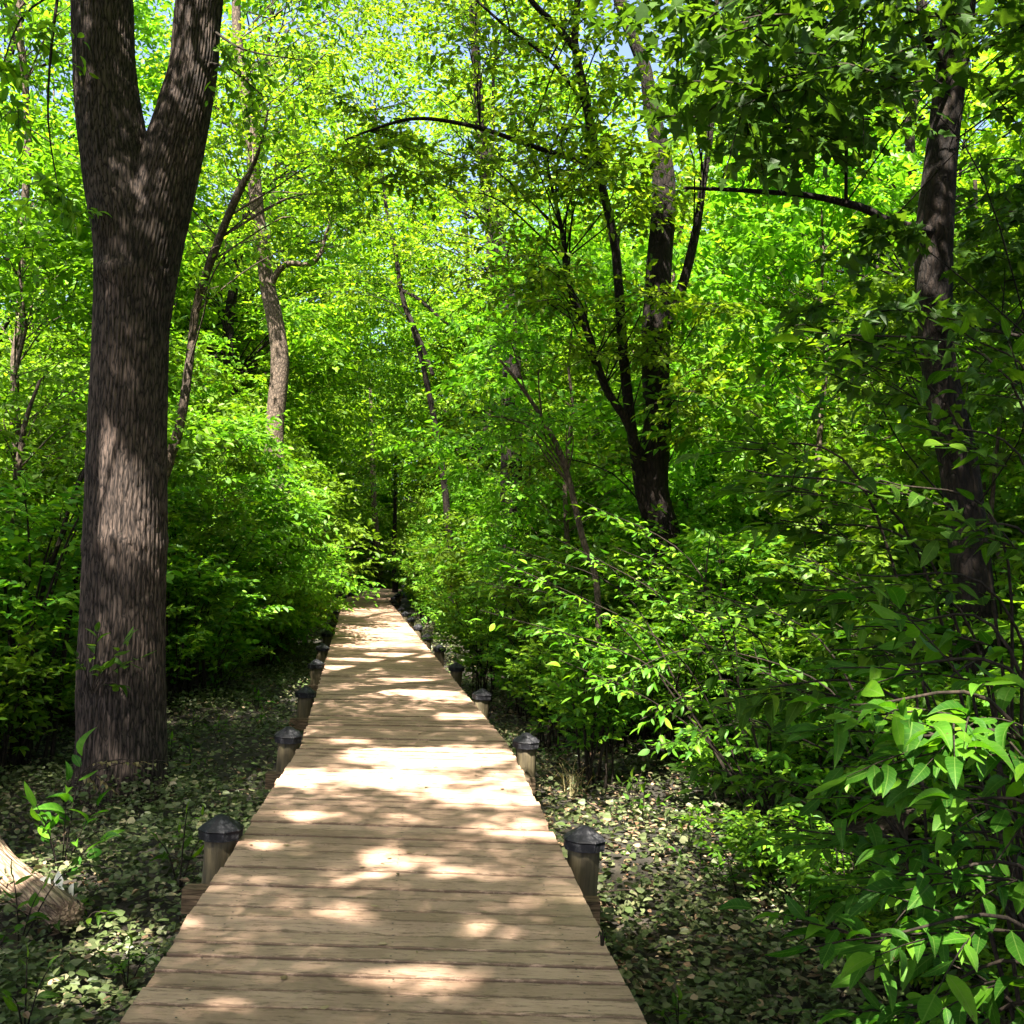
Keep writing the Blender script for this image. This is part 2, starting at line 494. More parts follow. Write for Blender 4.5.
def plank_mat():
    m, nt, p = mat('weathered_plank')
    geo = N(nt, 'ShaderNodeNewGeometry')
    tc = N(nt, 'ShaderNodeTexCoord')
    uv = N(nt, 'ShaderNodeUVMap')          # u along the board in metres, v 0..1 across it
    # base tone varies from board to board
    r = ramp(nt, [(0, (.285, .187, .134)), (.35, (.35, .229, .165)), (.7, (.385, .256, .188)), (1, (.325, .215, .157))])
    nt.links.new(geo.outputs['Random Per Island'], r.inputs[0])
    # grain stretched along the board
    mp = N(nt, 'ShaderNodeMapping'); mp.inputs['Scale'].default_value = (2.2, 70, 8)
    nt.links.new(tc.outputs['Object'], mp.inputs[0])
    g = N(nt, 'ShaderNodeTexNoise', Scale=1.0, Detail=6.0, Roughness=.65)
    nt.links.new(mp.outputs[0], g.inputs['Vector'])
    rg = ramp(nt, [(.3, (.84, .82, .80)), (.7, (1.08, 1.08, 1.08))])
    nt.links.new(g.outputs['Fac'], rg.inputs[0])
    m1 = N(nt, 'ShaderNodeMix', data_type='RGBA', blend_type='MULTIPLY'); m1.inputs[0].default_value = 1
    nt.links.new(r.outputs[0], m1.inputs[6]); nt.links.new(rg.outputs[0], m1.inputs[7])
    # worn grey-brown blotches, strongest down the middle of the walk
    n2 = N(nt, 'ShaderNodeTexNoise', Scale=2.4, Detail=7.0, Roughness=.7)
    nt.links.new(tc.outputs['Object'], n2.inputs['Vector'])
    r2 = ramp(nt, [(.42, (1.04, 1.04, 1.04)), (.60, (.66, .64, .62))])
    nt.links.new(n2.outputs['Fac'], r2.inputs[0])
    m2 = N(nt, 'ShaderNodeMix', data_type='RGBA', blend_type='MULTIPLY'); m2.inputs[0].default_value = .8
    nt.links.new(m1.outputs[2], m2.inputs[6]); nt.links.new(r2.outputs[0], m2.inputs[7])
    # dirt: dark ragged flecks, along the board, more of it beside the joints
    mp3 = N(nt, 'ShaderNodeMapping'); mp3.inputs['Scale'].default_value = (9, 46, 10)
    nt.links.new(tc.outputs['Object'], mp3.inputs[0])
    n3 = N(nt, 'ShaderNodeTexNoise', Scale=1.0, Detail=8.0, Roughness=.75)
    nt.links.new(mp3.outputs[0], n3.inputs['Vector'])
    sx = N(nt, 'ShaderNodeSeparateXYZ'); nt.links.new(uv.outputs[0], sx.inputs[0])
    e = N(nt, 'ShaderNodeMath', operation='SUBTRACT'); nt.links.new(sx.outputs['Y'], e.inputs[0]); e.inputs[1].default_value = .5
    ea = N(nt, 'ShaderNodeMath', operation='ABSOLUTE'); nt.links.new(e.outputs[0], ea.inputs[0])
    ep = N(nt, 'ShaderNodeMath', operation='POWER'); nt.links.new(ea.outputs[0], ep.inputs[0]); ep.inputs[1].default_value = 5.0
    em = N(nt, 'ShaderNodeMath', operation='MULTIPLY_ADD'); nt.links.new(ep.outputs[0], em.inputs[0]); em.inputs[1].default_value = 5.0
    nt.links.new(n3.outputs['Fac'], em.inputs[2])
    r3 = ramp(nt, [(.535, (0, 0, 0)), (.63, (1, 1, 1))])
    nt.links.new(em.outputs[0], r3.inputs[0])
    m3 = N(nt, 'ShaderNodeMix', data_type='RGBA')
    sc3 = N(nt, 'ShaderNodeMath', operation='MULTIPLY'); nt.links.new(r3.outputs[0], sc3.inputs[0]); sc3.inputs[1].default_value = .75
    nt.links.new(sc3.outputs[0], m3.inputs[0])
    nt.links.new(m2.outputs[2], m3.inputs[6]); m3.inputs[7].default_value = (.075, .045, .028, 1)
    # moss film in patches
    n4 = N(nt, 'ShaderNodeTexNoise', Scale=.55, Detail=5.0, Roughness=.6)
    nt.links.new(tc.outputs['Object'], n4.inputs['Vector'])
    r4 = ramp(nt, [(.60, (0, 0, 0)), (.74, (.55, .55, .55))])
    nt.links.new(n4.outputs['Fac'], r4.inputs[0])
    m4 = N(nt, 'ShaderNodeMix', data_type='RGBA'); nt.links.new(r4.outputs[0], m4.inputs[0])
    nt.links.new(m3.outputs[2], m4.inputs[6]); m4.inputs[7].default_value = (.19, .155, .085, 1)
    nt.links.new(m4.outputs[2], p.inputs['Base Color'])
    p.inputs['Roughness'].default_value = .8
    p.inputs['Specular IOR Level'].default_value = .25
    b = N(nt, 'ShaderNodeBump', Strength=.35, Distance=.006)
    nt.links.new(g.outputs['Fac'], b.inputs['Height']); nt.links.new(b.outputs[0], p.inputs['Normal'])
    return m


def post_mat():
    m, nt, p = mat('treated_post')
    tc = N(nt, 'ShaderNodeTexCoord')
    mp = N(nt, 'ShaderNodeMapping'); mp.inputs['Scale'].default_value = (28, 28, 3)
    nt.links.new(tc.outputs['Object'], mp.inputs[0])
    n = N(nt, 'ShaderNodeTexNoise', Scale=1.0, Detail=7.0, Roughness=.7)
    nt.links.new(mp.outputs[0], n.inputs['Vector'])
    r = ramp(nt, [(.3, (.02, .015, .008)), (.5, (.065, .05, .025)), (.7, (.12, .095, .05))])
    nt.links.new(n.outputs['Fac'], r.inputs[0])
    nt.links.new(r.outputs[0], p.inputs['Base Color'])
    p.inputs['Roughness'].default_value = .85
    b = N(nt, 'ShaderNodeBump', Strength=.5, Distance=.01)
    nt.links.new(n.outputs['Fac'], b.inputs['Height']); nt.links.new(b.outputs[0], p.inputs['Normal'])
    return m


def cap_mat():
    m, nt, p = mat('black_cap')
    tc = N(nt, 'ShaderNodeTexCoord')
    n = N(nt, 'ShaderNodeTexNoise', Scale=22.0, Detail=6.0, Roughness=.7)
    nt.links.new(tc.outputs['Object'], n.inputs['Vector'])
    r = ramp(nt, [(.35, (.004, .004, .006)), (.52, (.009, .009, .012)), (.70, (.07, .07, .075))])
    nt.links.new(n.outputs['Fac'], r.inputs[0]); nt.links.new(r.outputs[0], p.inputs['Base Color'])
    p.inputs['Specular IOR Level'].default_value = .18
    rr = ramp(nt, [(.3, (.5, .5, .5)), (.7, (.8, .8, .8))])
    nt.links.new(n.outputs['Fac'], rr.inputs[0]); nt.links.new(rr.outputs[0], p.inputs['Roughness'])
    b = N(nt, 'ShaderNodeBump', Strength=.3, Distance=.004)
    nt.links.new(n.outputs['Fac'], b.inputs['Height']); nt.links.new(b.outputs[0], p.inputs['Normal'])
    return m


M_GROUND = ground_mat(); M_PLANK = plank_mat(); M_POST = post_mat(); M_CAP = cap_mat()
M_BEAM = bark_mat('beam_wood', (.05, .035, .022), (.20, .14, .09), (4, 40, 40), .3)

# ------------------------------------------------------------------ setting: floor of the wood
xs = np.concatenate([np.linspace(-220, -32, 30), np.linspace(-30, 24, 217), np.linspace(26, 220, 30)])
ys = np.concatenate([np.linspace(-80, -9, 16), np.linspace(-8, 60, 273), np.linspace(62, 260, 40)])
X, Y = np.meshgrid(xs, ys, indexing='ij')
rngG = np.random.default_rng(3)
Z = gh(X, Y) + rngG.normal(0, .008, X.shape)
i, j = np.meshgrid(np.arange(len(xs) - 1), np.arange(len(ys) - 1), indexing='ij')
W = len(ys)
g = Geo(); g.add(np.stack([X, Y, Z], -1).reshape(-1, 3), np.stack([i * W + j, (i + 1) * W + j, (i + 1) * W + j + 1, i * W + j + 1], -1).reshape(-1, 4))
tag(g.build('ground', M_GROUND), 'dark brown forest floor soil beneath the ivy and fallen leaves', 'ground', kind='structure')

# ------------------------------------------------------------------ boardwalk
CL = np.array([(0.49, -6.0), (-.83, 8.7), (-5.75, 40.5), (-7.25, 60.0)])
HW = 0.90


def walk_pt(s_y):
    """centre and cross direction of the walk at world y, kinks softened"""
    def raw(y): return np.interp(y, CL[:, 1], CL[:, 0])
    x = np.mean([raw(s_y + d) for d in np.linspace(-.5, .5, 9)])
    dx = np.mean([(raw(s_y + d + .05) - raw(s_y + d - .05)) / .1 for d in np.linspace(-.9, .9, 13)])
    w = np.clip((s_y - 7.5) / 3.0, 0, 1)
    skew = 0.012 * (1 - w) + (-dx) * w          # boards of the first stretch lie square to the viewer, not to the walk
    c = nrm(np.array([1.0, skew]))
    return np.array([x, s_y]), c, dx


def walk_dist(x, y):
    xc = np.interp(y, CL[:, 1], CL[:, 0])
    return np.abs(x - xc) * .988


rng = np.random.default_rng(11)
g = Geo(); uvs = []
PITCH = .147; NSEG = 28
yy = -5.5; k = 0
bnoise = np.random.default_rng(5)
while yy < 58.5:
    gapw = .006 if k % 2 else rng.uniform(.009, .017)
    c0, d0, _ = walk_pt(yy); c1, d1, _ = walk_pt(yy + PITCH - gapw)
    zt = .5 + rng.normal(0, .0022); tilt = rng.normal(0, .002)
    near = yy < 14
    ns = NSEG if near else 4
    e0, e1 = rng.normal(0, .006, 2)
    u = np.linspace(-HW + e0, HW + e1, ns + 1)
    s0 = c0[None] + u[:, None] * d0[None]; s1 = c1[None] + u[:, None] * d1[None]
    if near:
        j0 = np.convolve(bnoise.normal(0, .0042, ns + 5), [.25, .5, .25], 'same')[2:-2]
        j1 = np.convolve(bnoise.normal(0, .0042, ns + 5), [.25, .5, .25], 'same')[2:-2]
        s0[:, 1] += np.clip(j0, -.004, .008); s1[:, 1] -= np.clip(j1, -.004, .008)
    z0 = np.full(ns + 1, zt - tilt); z1 = np.full(ns + 1, zt + tilt)
    th = .04
    rows = [np.column_stack([s0, z0 - th]), np.column_stack([s0, z0 - .004]), np.column_stack([s0 * .96 + s1 * .04, z0]),
            np.column_stack([s0 * .04 + s1 * .96, z1]), np.column_stack([s1, z1 - .004]), np.column_stack([s1, z1 - th])]
    vv = np.concatenate(rows); n1 = ns + 1
    fs = []
    for r_ in range(6):
        a = r_ * n1; b = ((r_ + 1) % 6) * n1
        q = np.arange(ns)
        fs.append(np.stack([a + q, a + q + 1, b + q + 1, b + q], -1))
    fs = np.concatenate(fs)
    ends = np.array([(0 * n1, 1 * n1, 4 * n1, 5 * n1), (1 * n1, 2 * n1, 3 * n1, 4 * n1), (5 * n1 + ns, 4 * n1 + ns, n1 + ns, ns), (4 * n1 + ns, 3 * n1 + ns, 2 * n1 + ns, n1 + ns)])
    fs = np.concatenate([fs, ends])
    g.add(vv, fs, 0, False)
    vrow = np.repeat([0, 0, .04, .96, 1, 1], n1)
    urow = np.tile(u, 6)
    uvv = np.column_stack([urow + k * 3.1, vrow])
    uvs.append(uvv[fs.ravel()])
    yy += PITCH; k += 1
boardwalk = empty('boardwalk', (walk_pt(3.0)[0][0], 3.0, 0), 'long straight tan plank boardwalk leading into the wood', 'boardwalk')
boardwalk['kind'] = 'structure'
BW = np.array(boardwalk.location)
deck = g.build('plank_deck', M_PLANK, boardwalk, loc=BW)
uvl = deck.data.uv_layers.new(name='UVMap')
uvl.data.foreach_set('uv', np.concatenate(uvs).astype(np.float32).ravel())


def box_between(g, a, b, w, h, mat_=0):
    """timber from a to b (top centre line), width w, height h"""
    a = np.asarray(a, float); b = np.asarray(b, float)
    d = nrm(b - a); s = nrm(np.cross(d, [0, 0, 1.0])) * w / 2; z = np.array([0, 0, -h])
    v = [a - s, a + s, a + s + z, a - s + z, b - s, b + s, b + s + z, b - s + z]
    g.add(v, [(0, 1, 2, 3), (5, 4, 7, 6), (1, 0, 4, 5), (2, 1, 5, 6), (3, 2, 6, 7), (0, 3, 7, 4)], mat_, False)


for off in (-.72, 0, .72):
    g = Geo()
    st = np.arange(-5.4, 58.4, 1.6)
    for a, b in zip(st[:-1], st[1:]):
        ca, da, _ = walk_pt(a); cb, db, _ = walk_pt(b - .004)
        pa = ca + da * off; pb = cb + db * off
        box_between(g, (*pa, .455), (*pb, .455), .07, .17)
    g.build('stringer', M_BEAM, boardwalk, loc=BW)
POST_Y = [2.72 + 3.0 * i for i in range(0, 18)]
for y in POST_Y:
    c, d, _ = walk_pt(y - .16)
    g = Geo()
    a = c - d * (HW + .26); b = c + d * (HW + .20)
    box_between(g, (*a, .28), (*b, .28), .10, .13)
    g.build('cross_beam', M_BEAM, boardwalk, loc=BW)

M_NAIL, _nt, _p = mat('nail_steel')
_p.inputs['Base Color'].default_value = (.05, .04, .035, 1); _p.inputs['Metallic'].default_value = .6; _p.inputs['Roughness'].default_value = .6
g = Geo(); yy = -5.5; th6 = np.linspace(0, 2 * np.pi, 8, endpoint=False)
while yy < 14:
    if yy > 2:
        for off in (-.72, 0, .72):
            for dy in (.035, .105):
                c, d, _ = walk_pt(yy + dy); q = c + d * (off + rng.normal(0, .008))
                v = np.column_stack([q[0] + .0048 * np.cos(th6), q[1] + .0048 * np.sin(th6), np.full(8, .507)])
                g.add(np.concatenate([v, [[q[0], q[1], .508]]]), [(i_, (i_ + 1) % 8, 8, -1) for i_ in range(8)], 0, False)
    yy += PITCH
g.build('nail_heads', M_NAIL, boardwalk, loc=BW)['kind'] = 'stuff'

# ------------------------------------------------------------------ bollards: round timber posts under black faceted caps
ORD = ['first', 'second', 'third', 'fourth', 'fifth', 'sixth', 'seventh', 'eighth', 'ninth', 'tenth', 'eleventh', 'twelfth', 'thirteenth', 'fourteenth', 'fifteenth', 'sixteenth', 'seventeenth', 'eighteenth']


def make_bollard():
    root = empty('bollard', (0, 0, 0), 'x', 'bollard', 'black-capped posts along the boardwalk')
    g = Geo(); r0 = np.random.default_rng(8)
    zs = np.linspace(-.75, -.03, 10)
    tube(g, np.column_stack([np.zeros(10), np.zeros(10), zs]), np.full(10, .090), 20, 0, lambda th, k, p: .003 * np.sin(3 * th + k) + .002 * np.sin(7 * th))
    g.build('post', M_POST, root)
    g = Geo()
    n = 8; th = np.linspace(0, 2 * np.pi, n, endpoint=False) + .39
    prof = [(.102, -.055), (.119, -.055), (.122, -.010), (.127, -.002), (.121, .005), (.032, .062), (.014, .070)]
    rows = np.concatenate([np.column_stack([r * np.cos(th), r * np.sin(th), np.full(n, z)]) for r, z in prof] + [[(0, 0, .072)]])
    fs = []
    for a in range(len(prof) - 1):
        for q in range(n):
            fs.append((a * n + q, a * n + (q + 1) % n, (a + 1) * n + (q + 1) % n, (a + 1) * n + q))
    t = (len(prof) - 1) * n
    for q in range(n): fs.append((t + q, t + (q + 1) % n, len(rows) - 1, -1))
    g.add(rows, fs, 0, False)
    g.build('cap', M_CAP, root)
    return root


# cap top stands about 0.145 above the deck surface
proto = None
brng = np.random.default_rng(21)
for side, sn in ((-1, 'left'), (1, 'right')):
    cnt = 0
    for y in POST_Y[1:17]:
        c, d, _ = walk_pt(y + (0.0 if side > 0 else -.02))
        p = c + d * side * (HW + (.135 if side > 0 else .105))
        lab = f'round timber post with black pointed cap, {ORD[cnt]} from the viewer along the {sn} boardwalk edge'
        loc = (p[0], p[1], (.562) + brng.normal(0, .008))
        if proto is None:
            proto = make_bollard(); proto.location = loc; proto['label'] = lab
        else:
            b = dup(proto, loc, brng.uniform(-.4, .4), 1.0, lab)
            b.rotation_euler = (brng.normal(0, .035), brng.normal(0, .035), b.rotation_euler[2])
        cnt += 1

# ------------------------------------------------------------------ tree builders
LEAVES = 0


def add_crown(g, rng, C, R, per, M, leaf, tmpl=OVATE, carve_=True, twig=.35, flat=.32, droop=.22, tilt=.34, twr=.006):
    P, A, U, S, tw = cluster_crown(rng, np.asarray(C, float), np.asarray(R, float), per, M, leaf, flat, droop, tilt)
    if carve_:
        ok = carve(P, rng); P, A, U, S = P[ok], A[ok], U[ok], S[ok]
    put_leaves(g, P, A, U, S, tmpl, 0, rng)
    if twig > 0:
        sel = rng.uniform(0, 1, len(tw)) < twig
        if carve_: sel &= carve(tw[:, 1], rng, 0) & carve(tw[:, 3], rng, 0)
        if sel.any(): tubes3(g, tw[sel], [twr, twr * .8, twr * .6, twr * .25], 1)


def limb_to(g, rng, anchors, arad, c, r0, n=7, sides=6, clear_gaps=None):
    """a curved limb from a point of the trunk to a cluster centre"""
    d = np.linalg.norm(anchors - c, axis=1) + 1.4 * np.clip(anchors[:, 2] - c[2] + .6, 0, None)
    k = int(np.argmin(d)); a = anchors[k]
    L = np.linalg.norm(c - a)
    m = a * .5 + c * .5 + np.array([0, 0, .10 * L]) + rng.normal(0, .06 * L, 3)
    q = a * .22 + c * .78 + rng.normal(0, .04 * L, 3) + np.array([0, 0, .08 * L])
    P = smooth_path([a, m, q, c], n)
    r = min(r0 * (.5 + .12 * L), arad[k] * .55)
    if clear_gaps is not None and not carve(P + clear_gaps, rng, 0).all(): return P      # no limb across an opening
    tube(g, P, np.linspace(r, r * .22, len(P)), sides, 0, cap=False)
    return P


def hero_tree(name, label, cat, stems, clusters, leaf=.10, per=16, M=9, lmat=None, bark=None, seed=0, sides=14, limbs=(), tmpl=OVATE, group=None,
              limb_r=.018, disp=None, wob=.0, twig=.5, carve_=True, ground=True, flat=.34, droop=.22, nsub=22, tilt=.36):
    """stems: lists of (px, py, Y, width_px) from the foot upwards; clusters: (px, py, Y, radius)"""
    rng = np.random.default_rng(seed)
    gt = Geo(); anchors = []; arad = []
    base = None
    for si, st in enumerate(stems):
        P = np.array([at(a[0], a[1], a[2]) for a in st]); r = np.array([a[3] * .5 * a[2] / F for a in st])
        if si == 0:
            zg = float(gh(P[0][0], P[0][1]))
            if ground and P[0][2] > zg + .05:
                P = np.concatenate([[[P[0][0], P[0][1], zg - .15]], P]); r = np.concatenate([[r[0] * 1.25], r])
            base = np.array([P[0][0], P[0][1], zg])
        PP = smooth_path(np.column_stack([P, r]), nsub * 2 if si == 0 else nsub)
        Q, rr = PP[:, :3].copy(), np.maximum(PP[:, 3], .004)
        if wob: Q[1:-1] += np.cumsum(rng.normal(0, wob, (len(Q) - 2, 3)), 0) * np.array([1, 1, 0]) * .3
        ph = rng.uniform(0, 6, 6)
        dfun = disp or (lambda th, k, p, rr=rr, ph=ph: rr[:, None] * (.05 * np.sin(3 * th + ph[0] + k * .35) + .035 * np.sin(5 * th + ph[1] - k * .5) + .03 * np.sin(2 * th + k * .8 + ph[2])))
        tube(gt, Q, rr, sides, 0, dfun)
        anchors.append(Q[::2]); arad.append(rr[::2])
    for lb in limbs:
        P = np.array([at(a[0], a[1], a[2]) for a in lb]); r = np.array([a[3] * .5 * a[2] / F for a in lb])
        PP = smooth_path(np.column_stack([P, r]), 18)
        tube(gt, PP[:, :3], np.maximum(PP[:, 3], .003), 7, 0)
        anchors.append(PP[::2, :3]); arad.append(PP[::2, 3])
    A = np.concatenate(anchors); AR = np.concatenate(arad)
    root = empty(name, base, label, cat, group)
    gc = Geo()
    C = np.array([at(c[0], c[1], c[2]) for c in clusters]) if len(clusters) else np.zeros((0, 3))
    R = np.array([c[3] for c in clusters])
    for c in C: limb_to(gt, rng, A, AR, c, limb_r)
    gt.build('trunk', bark or M_BARK2, root, loc=base)
    if len(C):
        add_crown(gc, rng, C, R, per, M, leaf, tmpl, carve_, twig, flat, droop, tilt)
        gc.build('crown', [lmat or M_CANOPY, M_TWIG], root, loc=base)
    return root


def field(rng, n, x0, y0, x1, y1, Y0, Y1, r0, r1):
    return [(rng.uniform(x0, x1), rng.uniform(y0, y1), rng.uniform(Y0, Y1), rng.uniform(r0, r1)) for _ in range(n)]


def forest_tree(seed, H, cr, z0, K, per, M, leaf, trunk_r, lmat, bark, loc=None, label='x', cat='tree', group=None, name='tree', unique=False, lean=(0, 0), flat=.32, rcl=(.8, 1.35), twig=.12, sides=9):
    """a whole tree with a wandering trunk, limbs and a clumped, gappy crown"""
    rng = np.random.default_rng(seed)
    base = np.zeros(3) if loc is None else np.array([loc[0], loc[1], float(gh(loc[0], loc[1]))])
    zz = np.linspace(-.15, H * .93, 12)
    w = np.cumsum(rng.normal(0, .02 * H, (12, 2)), 0) * .45; w -= w[0]
    tp = np.column_stack([w[:, 0] + lean[0] * zz, w[:, 1] + lean[1] * zz, zz])
    tr = trunk_r * (1 - .9 * np.linspace(0, 1, 12) ** 1.1); tr[0] *= 1.35
    gt = Geo(); gc = Geo()
    tube(gt, tp, tr, sides, 0, lambda th, k, p: tr[:, None] * (.06 * np.sin(3 * th + k) + .04 * np.sin(5 * th - k * .7)))
    C = []; R = []
    tries = 0
    while len(C) < K and tries < 4000:
        tries += 1
        z = rng.uniform(z0, H)
        f = (z - z0) / (H - z0)
        rad = cr * (math.sin(math.pi * min(1, .18 + .80 * f)) ** .7)
        a = rng.uniform(0, 2 * np.pi); q = rad * rng.uniform(.25, 1) ** .6
        ax = np.array([np.interp(z, zz, tp[:, i]) for i in (0, 1)])
        c = np.array([ax[0] + q * math.cos(a), ax[1] + q * math.sin(a), z])
        if C and np.min(np.linalg.norm(np.array(C) - c, axis=1)) < rcl[0] * .75: continue
        C.append(c); R.append(rng.uniform(*rcl))
    C = np.array(C); R = np.array(R)
    for c in C: limb_to(gt, rng, tp, tr, c, .02 * trunk_r / .15, 6, 5, base if unique else None)
    if unique:
        C2 = C + base
        add_crown(gc, rng, C2, R, per, M, leaf, OVATE, True, twig, flat)
    else:
        add_crown(gc, rng, C, R, per, M, leaf, OVATE, False, twig, flat)
    root = empty(name, base, label, cat, group)
    gt.build('trunk', bark, root)
    gc.build('crown', [lmat, M_TWIG], root, loc=base if unique else None)
    return root


def make_shrub(seed, H, spread, nst, ntw, M, leaf, lmat, name='shrub', bare=.18, arch=.5, tmpl=OVATE):
    """many arching stems from one stool, twigs in flat layered sprays"""
    rng = np.random.default_rng(seed)
    gs = Geo(); gl = Geo()
    S = []; D = []; L = []
    for s in range(nst):
        a = rng.uniform(0, 2 * np.pi); lean = rng.uniform(.12, 1.0) * spread
        h = H * rng.uniform(.6, 1.0) * (1 - .25 * lean / max(spread, .01))
        o = np.array([rng.normal(0, .10), rng.normal(0, .10), -.08])
        P = smooth_path([o, o + [.25 * lean * math.cos(a), .25 * lean * math.sin(a), .45 * h],
                         o + [.62 * lean * math.cos(a + .2), .62 * lean * math.sin(a + .2), .8 * h], o + [lean * math.cos(a + .25), lean * math.sin(a + .25), h * (1 - .1 * arch)]], 12)
        r = .006 + .006 * h
        tube(gs, P, np.linspace(r, .003, len(P)), 5, 0, cap=False)
        T = nrm(np.gradient(P, axis=0))
        for t in range(ntw):
            f = bare + (1 - bare) * (t + rng.uniform(0, 1)) / ntw
            i = min(len(P) - 1, int(f * (len(P) - 1)))
            b = a + rng.uniform(-2.2, 2.2)
            d = np.array([math.cos(b), math.sin(b), rng.uniform(-.05, .35)]) + T[i] * .5
            S.append(P[i]); D.append(d); L.append(rng.uniform(.35, .8) * (.42 + .28 * h * .4))
    P, A, U, Z, tw = sprays(rng, np.array(S), np.array(D), np.array(L), M, leaf, .18, .34, .2)
    put_leaves(gl, P, A, U, Z, tmpl, 0, rng)
    tubes3(gl, tw, [.004, .003, .0022, .001], 1)
    root = empty(name, (0, 0, 0), 'x', 'shrub', 'x')
    gs.build('stems', M_TWIG, root)
    gl.build('foliage', [lmat, M_TWIG], root)
    return root


# ------------------------------------------------------------------ big forked tree at the left
def furrow(rr, seed):
    r = np.random.default_rng(seed)
    ph = r.uniform(0, 6.28, 8)
    def f(th, k, pts):
        z = pts[:, 2][:, None]
        n = 54
        wv = .55 * np.sin(z * 2.3 + ph[0] + 2 * th) + .4 * np.sin(z * 5.1 + ph[1] - 3 * th) + .3 * np.sin(z * 9.7 + ph[2] + 5 * th)
        ridge = np.abs(np.sin(n * .5 * th + wv * 1.2)) ** .6
        brk = .5 + .5 * np.sin(z * 31 + 4 * np.sin(7 * th + ph[3]) + 9 * th) * np.sin(z * 17 + ph[4] + 13 * th)
        lump = .02 * np.sin(3 * th + ph[5] + z * .9) + .014 * np.sin(2 * th + z * 1.7 + ph[6])
        knot = .05 * np.exp(-((z - (at(112, 272, 8.4)[2])) / .09) ** 2) * np.exp(-((np.mod(th + 2.0 + np.pi, 2 * np.pi) - np.pi) / .5) ** 2)
        ring = .012 * np.exp(-((z - (at(125, 543, 8.6)[2]) - .03 * np.sin(3 * th)) / .05) ** 2)
        idx = np.floor((n * .5 * th + wv * 1.2) / np.pi)
        crack = np.exp(-(np.sin(z * (8 + 2.5 * np.sin(idx * 1.7)) + idx * 2.4) / .16) ** 2)
        ridge = ridge * (1 - .75 * crack)
        return (ridge - .55) * .024 * (.6 + .4 * brk) + lump * rr[:, None] * 1.0 + knot + ring
    return f


